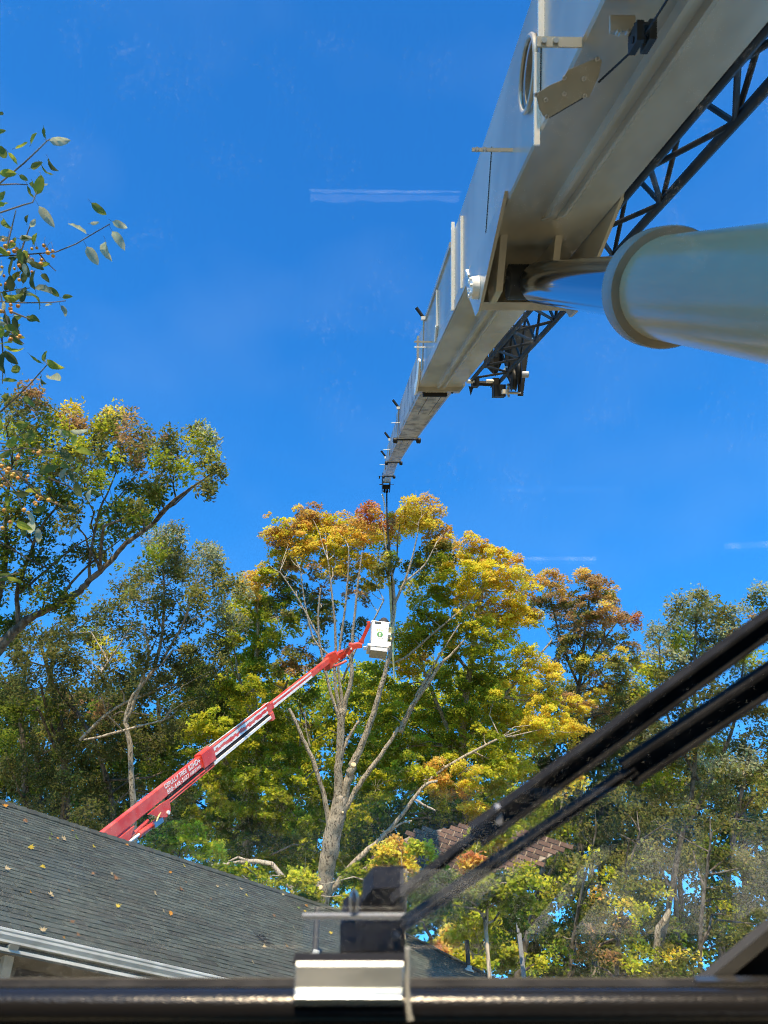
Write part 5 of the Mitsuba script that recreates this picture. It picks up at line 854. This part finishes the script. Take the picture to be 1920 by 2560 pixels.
    for _ in range(46):
        x, y = (rr.uniform(-30, 95), rr.uniform(590, 860)) if rr.random() < .55 else (rr.uniform(-30, 190), rr.uniform(1060, 1330))
        lv.append((x, y, rr.uniform(-90, 90), rr.uniform(26, 46), (GR, DK, YG, PA)[rr.integers(4)]))
    N = 7; stalks = MB()
    for x, y, ang, ln, c in lv:
        d = D_ + rr.normal() * .12; p = at(x, y, d); t = math.radians(ang); a = nz(RGT * math.cos(t) + UPV * math.sin(t) + FWD * rr.normal() * .35); nrm = nz(-FWD * .7 + np.array([0, 0, rr.normal() * .5]) + rr.normal(size=3) * .3); b = nz(np.cross(nrm, a)); nrm = np.cross(a, b)
        Lh = ln / FOC * d / 2; W = Lh * rr.uniform(.36, .5); s = np.linspace(-1, 1, N); w = W * np.sqrt(np.clip(1 - np.abs(s) ** 1.7, 0, 1)) * (1 - .25 * s); w[0] = w[-1] = W * .03
        bend = rr.uniform(-.55, .55); fold = rr.uniform(.2, .8); stalks.tube([p - a * Lh * .98 + nrm * bend * Lh, p - a * Lh * 1.25 + nrm * bend * Lh * 1.2 + UPV * Lh * .05, p - a * Lh * 1.5 + nrm * bend * Lh + UPV * Lh * .12], .0011, 4)
        mid = p + a * (s * Lh)[:, None] + nrm * (bend * Lh * s ** 2)[:, None]; wav = rr.normal(size=N) * .12 * W
        e1 = mid + b * w[:, None] + nrm * (w * fold + wav)[:, None]; e2 = mid - b * w[:, None] + nrm * (w * fold - wav)[:, None]
        V = np.vstack([e1, mid, e2]); f = []
        for i in range(N - 1): f += [[i, i + 1, N + i + 1], [i, N + i + 1, N + i], [N + i, N + i + 1, 2 * N + i + 1], [N + i, 2 * N + i + 1, 2 * N + i]]
        col = np.tile(c, (3 * N, 1)) * rr.uniform(.75, 1.15) * rr.uniform(.8, 1.2, (3 * N, 1)); col[N:2 * N] *= 1.15
        obj('leaf', (V, f), 'm_leaf', cb, smooth=True, color=col)
    fr = [(8, 600), (20, 596), (30, 606), (14, 616), (5, 628), (22, 632), (36, 628), (42, 622), (62, 630), (80, 622), (92, 620), (110, 614), (117, 622), (120, 632), (132, 628), (133, 640), (70, 642), (80, 650), (104, 650), (102, 660), (48, 664), (36, 672), (80, 680), (5, 668), (10, 690), (14, 710), (2, 712), (48, 700), (44, 688), (26, 754), (27, 762), (26, 772), (28, 780), (45, 765), (2, 778), (10, 780), (36, 808), (28, 815), (27, 848), (36, 844), (44, 846), (50, 840), (24, 850), (14, 816),
          (30, 1115), (47, 1138), (45, 1144), (84, 1130), (96, 1133), (100, 1128), (75, 1145), (8, 1150), (4, 1165), (12, 1175), (22, 1172), (18, 1180), (40, 1158), (68, 1110), (35, 1185), (45, 1195), (52, 1185), (30, 1190), (70, 1190), (98, 1226), (92, 1240), (97, 1250), (104, 1244), (88, 1258), (72, 1228), (65, 1200), (60, 1275), (70, 1282), (90, 1262), (48, 1232), (20, 1205), (8, 1196), (14, 1210), (4, 1215), (122, 1250), (140, 1258), (10, 1275), (25, 1305), (6, 1320)]
    sph = trimesh.creation.icosphere(2, 1.0)
    for x, y in fr:
        d = D_ + rr.normal() * .1; sx, sy = rr.uniform(-9, 9), rr.uniform(12, 26); stalks.tube([at(x, y, d), at(x + sx * .4, y - sy * .6, d), at(x + sx, y - sy, d + .02)], .0010, 4); r = rr.uniform(3.6, 6.0) / FOC * d; c = np.array([.60, .33, .045]) * rr.uniform(.7, 1.1) * np.array([1, rr.uniform(.7, 1.15), 1])
        obj('fruit', trimesh.Trimesh(sph.vertices * r * [1, 1, .95] + at(x, y, d), sph.faces, process=False), 'm_fruit', cb, smooth=True, color=np.tile(c, (len(sph.vertices), 1)))
    obj('stalks', stalks.mesh(), 'm_dark_bark', cb)
build_crab()

# ------------------------------------------------------------------ crane cab around the camera
def build_cab():
    cab = thing('crane_cab', 'front of the crane cab with windscreen, black lower frame and silver bracket', 'crane cab')
    t = math.radians(40); PN = np.array([0, math.cos(t), math.sin(t)]); PU = np.array([0, -math.sin(t), math.cos(t)]); Pb = at(960, 2464, .70)
    ax = np.array([RGT, PU, PN])
    def G(x, y, off=0.0): return hit(x, y, Pb + PN * off, PN)
    a = Pb - PU * .01
    obj('windscreen', (np.array([a - RGT * 1.1, a + RGT * 1.1, a + RGT * 1.1 + PU * 1.45, a - RGT * 1.1 + PU * 1.45]), [[0, 1, 2], [0, 2, 3]]), 'm_glass', cab)
    # dust on the inside of the glass: each speck its own little flake, seen far out of focus
    rr = np.random.default_rng(15); n_lo, n_hi = 62000, 5200
    lo = np.stack([rr.uniform(-40, 1960, n_lo), 2462 - np.abs(rr.normal(size=n_lo)) * 330], 1)
    q = meshkit.fbm(np.stack([lo[:, 0] / 260, lo[:, 1] / 150, np.full(n_lo, 1.7)], 1), 3)
    lo = lo[rr.random(n_lo) < np.clip((q - .28) * 1.9, .10, 1)]
    smear = np.stack([rr.uniform(-40, 1960, 44), np.where(rr.random(44) < .7, rr.uniform(-20, 1250, 44), rr.uniform(0, 300, 44)), rr.uniform(14, 46, 44), rr.uniform(14, 60, 44), rr.uniform(-.6, .6, 44)], 1)[np.arange(n_hi) % 44]
    t12 = rr.normal(size=(n_hi, 2)); hi = np.stack([smear[:, 0] + t12[:, 0] * smear[:, 2] + t12[:, 1] * smear[:, 3] * smear[:, 4], smear[:, 1] + t12[:, 1] * smear[:, 3]], 1)
    n_lo = len(lo); xy = np.vstack([lo, hi]); r = np.where(np.arange(len(xy)) < n_lo, rr.uniform(.00011, .00021, len(xy)), rr.uniform(.00014, .00030, len(xy)))[:, None]
    nn = np.where((np.arange(len(xy)) < n_lo)[:, None], SUN - PN * .35, SUN * .6 - PN) + rr.normal(size=(len(xy), 3)) * .22; nn /= np.linalg.norm(nn, axis=1, keepdims=True)
    rd = FWD + RGT * ((xy[:, :1] - 960) / FOC) - UPV * ((xy[:, 1:] - 1280) / FOC); o_ = Pb - PN * .0012
    g = CAM + rd * (((o_ - CAM) @ PN) / (rd @ PN))[:, None]; a_ = np.cross(nn, [.3, .5, .8]); a_ /= np.linalg.norm(a_, axis=1, keepdims=True); b_ = np.cross(nn, a_)
    V = np.stack([g - a_ * r, g + b_ * r, g + a_ * r, g - b_ * r], 1)
    V = V.reshape(-1, 3); i4 = np.arange(len(V) // 4)[:, None] * 4
    obj('dust', (V, np.concatenate([i4 + [[0, 1, 2]], i4 + [[0, 2, 3]]], 0)), 'm_dust', cab, kind='stuff')
    # lower frame: sill, dark gap, padded rail
    def bar(prof, x0=-1.1, x1=1.1): return loft([[np.array([x, 0, 0]) + (p - np.array([p[0], 0, 0])) for p in prof] for x in (x0, x1)])
    def row(*yd): return [at(960, y, d) for y, d in yd]
    obj('sill', bar(row((2446, .695), (2446, .72), (2468, .71), (2468, .67))), 'm_rubber', cab)
    obj('sill_lip', bar(row((2444, .693), (2444, .70), (2448, .70), (2448, .692))), 'm_pipe', cab)
    obj('frame_gap', bar(row((2464, .70), (2464, .72), (2600, .72), (2600, .70))), 'm_gap', cab)
    cb = at(960, 2514, .66); obj('padded_rail', MB().tube([cb + RGT * x for x in np.linspace(-1.1, 1.1, 9)], .0125, 28).mesh(), 'm_vinyl', cab, smooth=40)
    obj('lower_panel', bar(row((2553, .655), (2555, .66), (2700, .66), (2700, .64))), 'm_pipe', cab)
    # silver bracket with rolled lower edge
    prof = [(2401, .664), (2404, .6535), (2413, .6515), (2416, .648), (2440, .645), (2470, .641), (2484, .634), (2496, .631), (2506, .635), (2513, .645), (2519, .66), (2519, .675)]
    rings = []
    for xp in (739, 742, 1008, 1011):
        ins = .004 if xp in (739, 1011) else 0
        rings.append([at(xp + (y - 2400) * -.045, y, d + ins) for y, d in prof])
    br = obj('silver_bracket', loft(rings), 'm_alu', cab, smooth=35)
    obj('bracket_top', MB().box((at(735, 2396, .66) + at(1014, 2396, .66)) / 2, [RGT, UPV, FWD], (.048, .0013, .0062)).mesh(), 'm_black', br)
    obj('rubber_foot', MB().tube([at(742, 2520, .655), at(742, 2548, .655)], .0042, 10).mesh(), 'm_gutter', br, smooth=40)
    obj('edge_seal', MB().tube([at(1018, 2370, .66), at(1018, 2470, .655), at(1021, 2520, .65), at(1026, 2546, .65)], [.002, .002, .0028, .004], 8).mesh(), 'm_gutter', br, smooth=40)
    # wiper motor housing outside the glass
    def hous(pix, d, w, name, par, m_='m_black'): return obj(name, MB().prism([at(x, y, d) for x, y in pix], FWD * w).mesh(), m_, par)
    mo = hous([(902, 2288), (904, 2255), (932, 2220), (1013, 2218), (1014, 2288)], .80, .05, 'wiper_motor', cab)
    hous([(850, 2400), (850, 2312), (862, 2300), (1013, 2300), (1013, 2400)], .78, .05, 'motor_cover', mo)
    obj('motor_plate', MB().box((at(756, 2290, .775) + at(1012, 2290, .775)) / 2, [RGT, UPV, FWD], (.0515, .0020, .0028)).mesh(), 'm_gutter', mo)
    nz_ = obj('washer_nozzle', MB().add(*lathe([(0, .004), (.012, .0052), (.018, .0042), (.022, .001)], at(885, 2278, .775), UPV, 14)).mesh(), 'm_steel', mo, smooth=40)
    obj('bolt', MB().add(*lathe([(0, .004), (.004, .003)], at(989, 2338, .778), -FWD, 10)).mesh(), 'm_steel', mo)
    # two parallel wiper arms
    def arm(pix, w, name, off=.05):
        k = None
        for (xa, ya), (xb, yb) in zip(pix[:-1], pix[1:]):
            p, q = G(xa, ya, off), G(xb, yb, off); d = nz(q - p); s = np.cross(PN, d)
            m = MB().box((p + q) / 2, [d, s, PN], (np.linalg.norm(q - p) / 2 + .002, w * .5, .004)).box((p + q) / 2 + s * w * .42 - PN * .008, [d, s, PN], (np.linalg.norm(q - p) / 2 + .002, w * .08, .008)).box((p + q) / 2 - s * w * .42 - PN * .008, [d, s, PN], (np.linalg.norm(q - p) / 2 + .002, w * .08, .008))
            if k is None: k = obj(name, m.mesh(), 'm_rubber', cab)
            else: obj('arm_link', m.mesh(), 'm_rubber', k)
        return k
    w1 = arm([(1190, 2080), (1950, 1530)], .020, 'wiper_arm'); arm([(985, 2240), (1192, 2078)], .005, 'wiper_arm')
    w2 = arm([(1565, 1925), (1950, 1672)], .024, 'wiper_arm'); arm([(1010, 2300), (1575, 1918)], .006, 'wiper_arm')
    obj('arm_clip', MB().box(G(1246, 2035, .042), ax, (.003, .008, .006)).mesh(), 'm_grey', w1)
    # right-hand corner: slanted seal and panel
    p, q = G(1762, 2460, -.01), G(1940, 2312, -.01); d = nz(q - p); s = np.cross(PN, d)
    sl = obj('corner_seal', MB().box((p + q) / 2, [d, s, PN], (np.linalg.norm(q - p) / 2, .0055, .006)).mesh(), 'm_pipe', cab)
    obj('corner_panel', MB().prism([G(1775, 2462, -.004), G(1950, 2322, -.004), G(2100, 2322, -.004), G(2100, 2462, -.004)], PN * .004).mesh(), 'm_gap', cab)
    obj('corner_trim', MB().box(at(1880, 2452, .68), [RGT, UPV, FWD], (.05, .002, .004)).mesh(), 'm_steel', cab)
    # inside the cab, behind and below the viewer; seen only as reflections in the windscreen
    z0 = 2.55
    obj('rear_wall', MB().box([0, -2.3, 3.05], np.eye(3), (1.2, .04, 1.15)).mesh(), 'm_gap', cab)
    obj('floor', MB().box([0, -.7, 1.95], np.eye(3), (1.1, 1.56, .04)).mesh(), 'm_gap', cab)
    obj('side_wall', MB().box([-1.12, -.7, 3.05], np.eye(3), (.02, 1.56, 1.15)).mesh(), 'm_gap', cab)
    obj('side_wall', MB().box([1.12, -.95, 3.05], np.eye(3), (.02, 1.30, 1.15)).mesh(), 'm_gap', cab)
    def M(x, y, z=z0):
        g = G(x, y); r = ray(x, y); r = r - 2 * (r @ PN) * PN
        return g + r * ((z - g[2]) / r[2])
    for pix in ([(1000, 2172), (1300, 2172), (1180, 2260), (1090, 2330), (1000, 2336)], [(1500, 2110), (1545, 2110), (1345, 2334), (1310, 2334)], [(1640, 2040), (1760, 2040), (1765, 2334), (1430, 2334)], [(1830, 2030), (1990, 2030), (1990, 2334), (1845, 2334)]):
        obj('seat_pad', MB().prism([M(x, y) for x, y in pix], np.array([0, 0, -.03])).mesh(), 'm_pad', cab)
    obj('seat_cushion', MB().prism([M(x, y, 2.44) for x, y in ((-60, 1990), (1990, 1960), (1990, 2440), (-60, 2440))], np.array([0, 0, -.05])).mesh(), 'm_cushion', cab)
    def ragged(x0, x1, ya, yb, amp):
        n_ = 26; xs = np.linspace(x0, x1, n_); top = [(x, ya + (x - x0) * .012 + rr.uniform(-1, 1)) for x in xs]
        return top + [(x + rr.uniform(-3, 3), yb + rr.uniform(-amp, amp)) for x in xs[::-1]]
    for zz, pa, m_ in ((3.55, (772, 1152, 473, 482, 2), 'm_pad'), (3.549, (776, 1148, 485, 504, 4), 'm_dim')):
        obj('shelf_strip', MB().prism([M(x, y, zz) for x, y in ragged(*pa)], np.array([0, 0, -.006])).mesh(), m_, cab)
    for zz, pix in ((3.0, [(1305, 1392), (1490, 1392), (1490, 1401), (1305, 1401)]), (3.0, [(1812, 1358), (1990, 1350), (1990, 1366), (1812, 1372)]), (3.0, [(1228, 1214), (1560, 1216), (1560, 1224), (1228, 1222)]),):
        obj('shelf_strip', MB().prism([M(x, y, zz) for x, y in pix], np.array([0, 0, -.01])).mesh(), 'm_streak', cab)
paint('m_dust', (.62, .66, .63), .9)
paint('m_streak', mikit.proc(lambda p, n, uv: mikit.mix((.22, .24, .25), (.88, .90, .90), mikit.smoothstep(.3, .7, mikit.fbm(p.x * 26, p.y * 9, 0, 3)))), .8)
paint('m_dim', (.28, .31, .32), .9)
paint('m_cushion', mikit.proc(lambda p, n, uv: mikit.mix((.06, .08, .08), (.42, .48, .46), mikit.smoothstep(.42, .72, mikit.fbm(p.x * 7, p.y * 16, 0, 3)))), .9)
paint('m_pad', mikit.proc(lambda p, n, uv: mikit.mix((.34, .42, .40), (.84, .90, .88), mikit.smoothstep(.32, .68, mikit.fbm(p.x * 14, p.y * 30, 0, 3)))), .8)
build_cab()
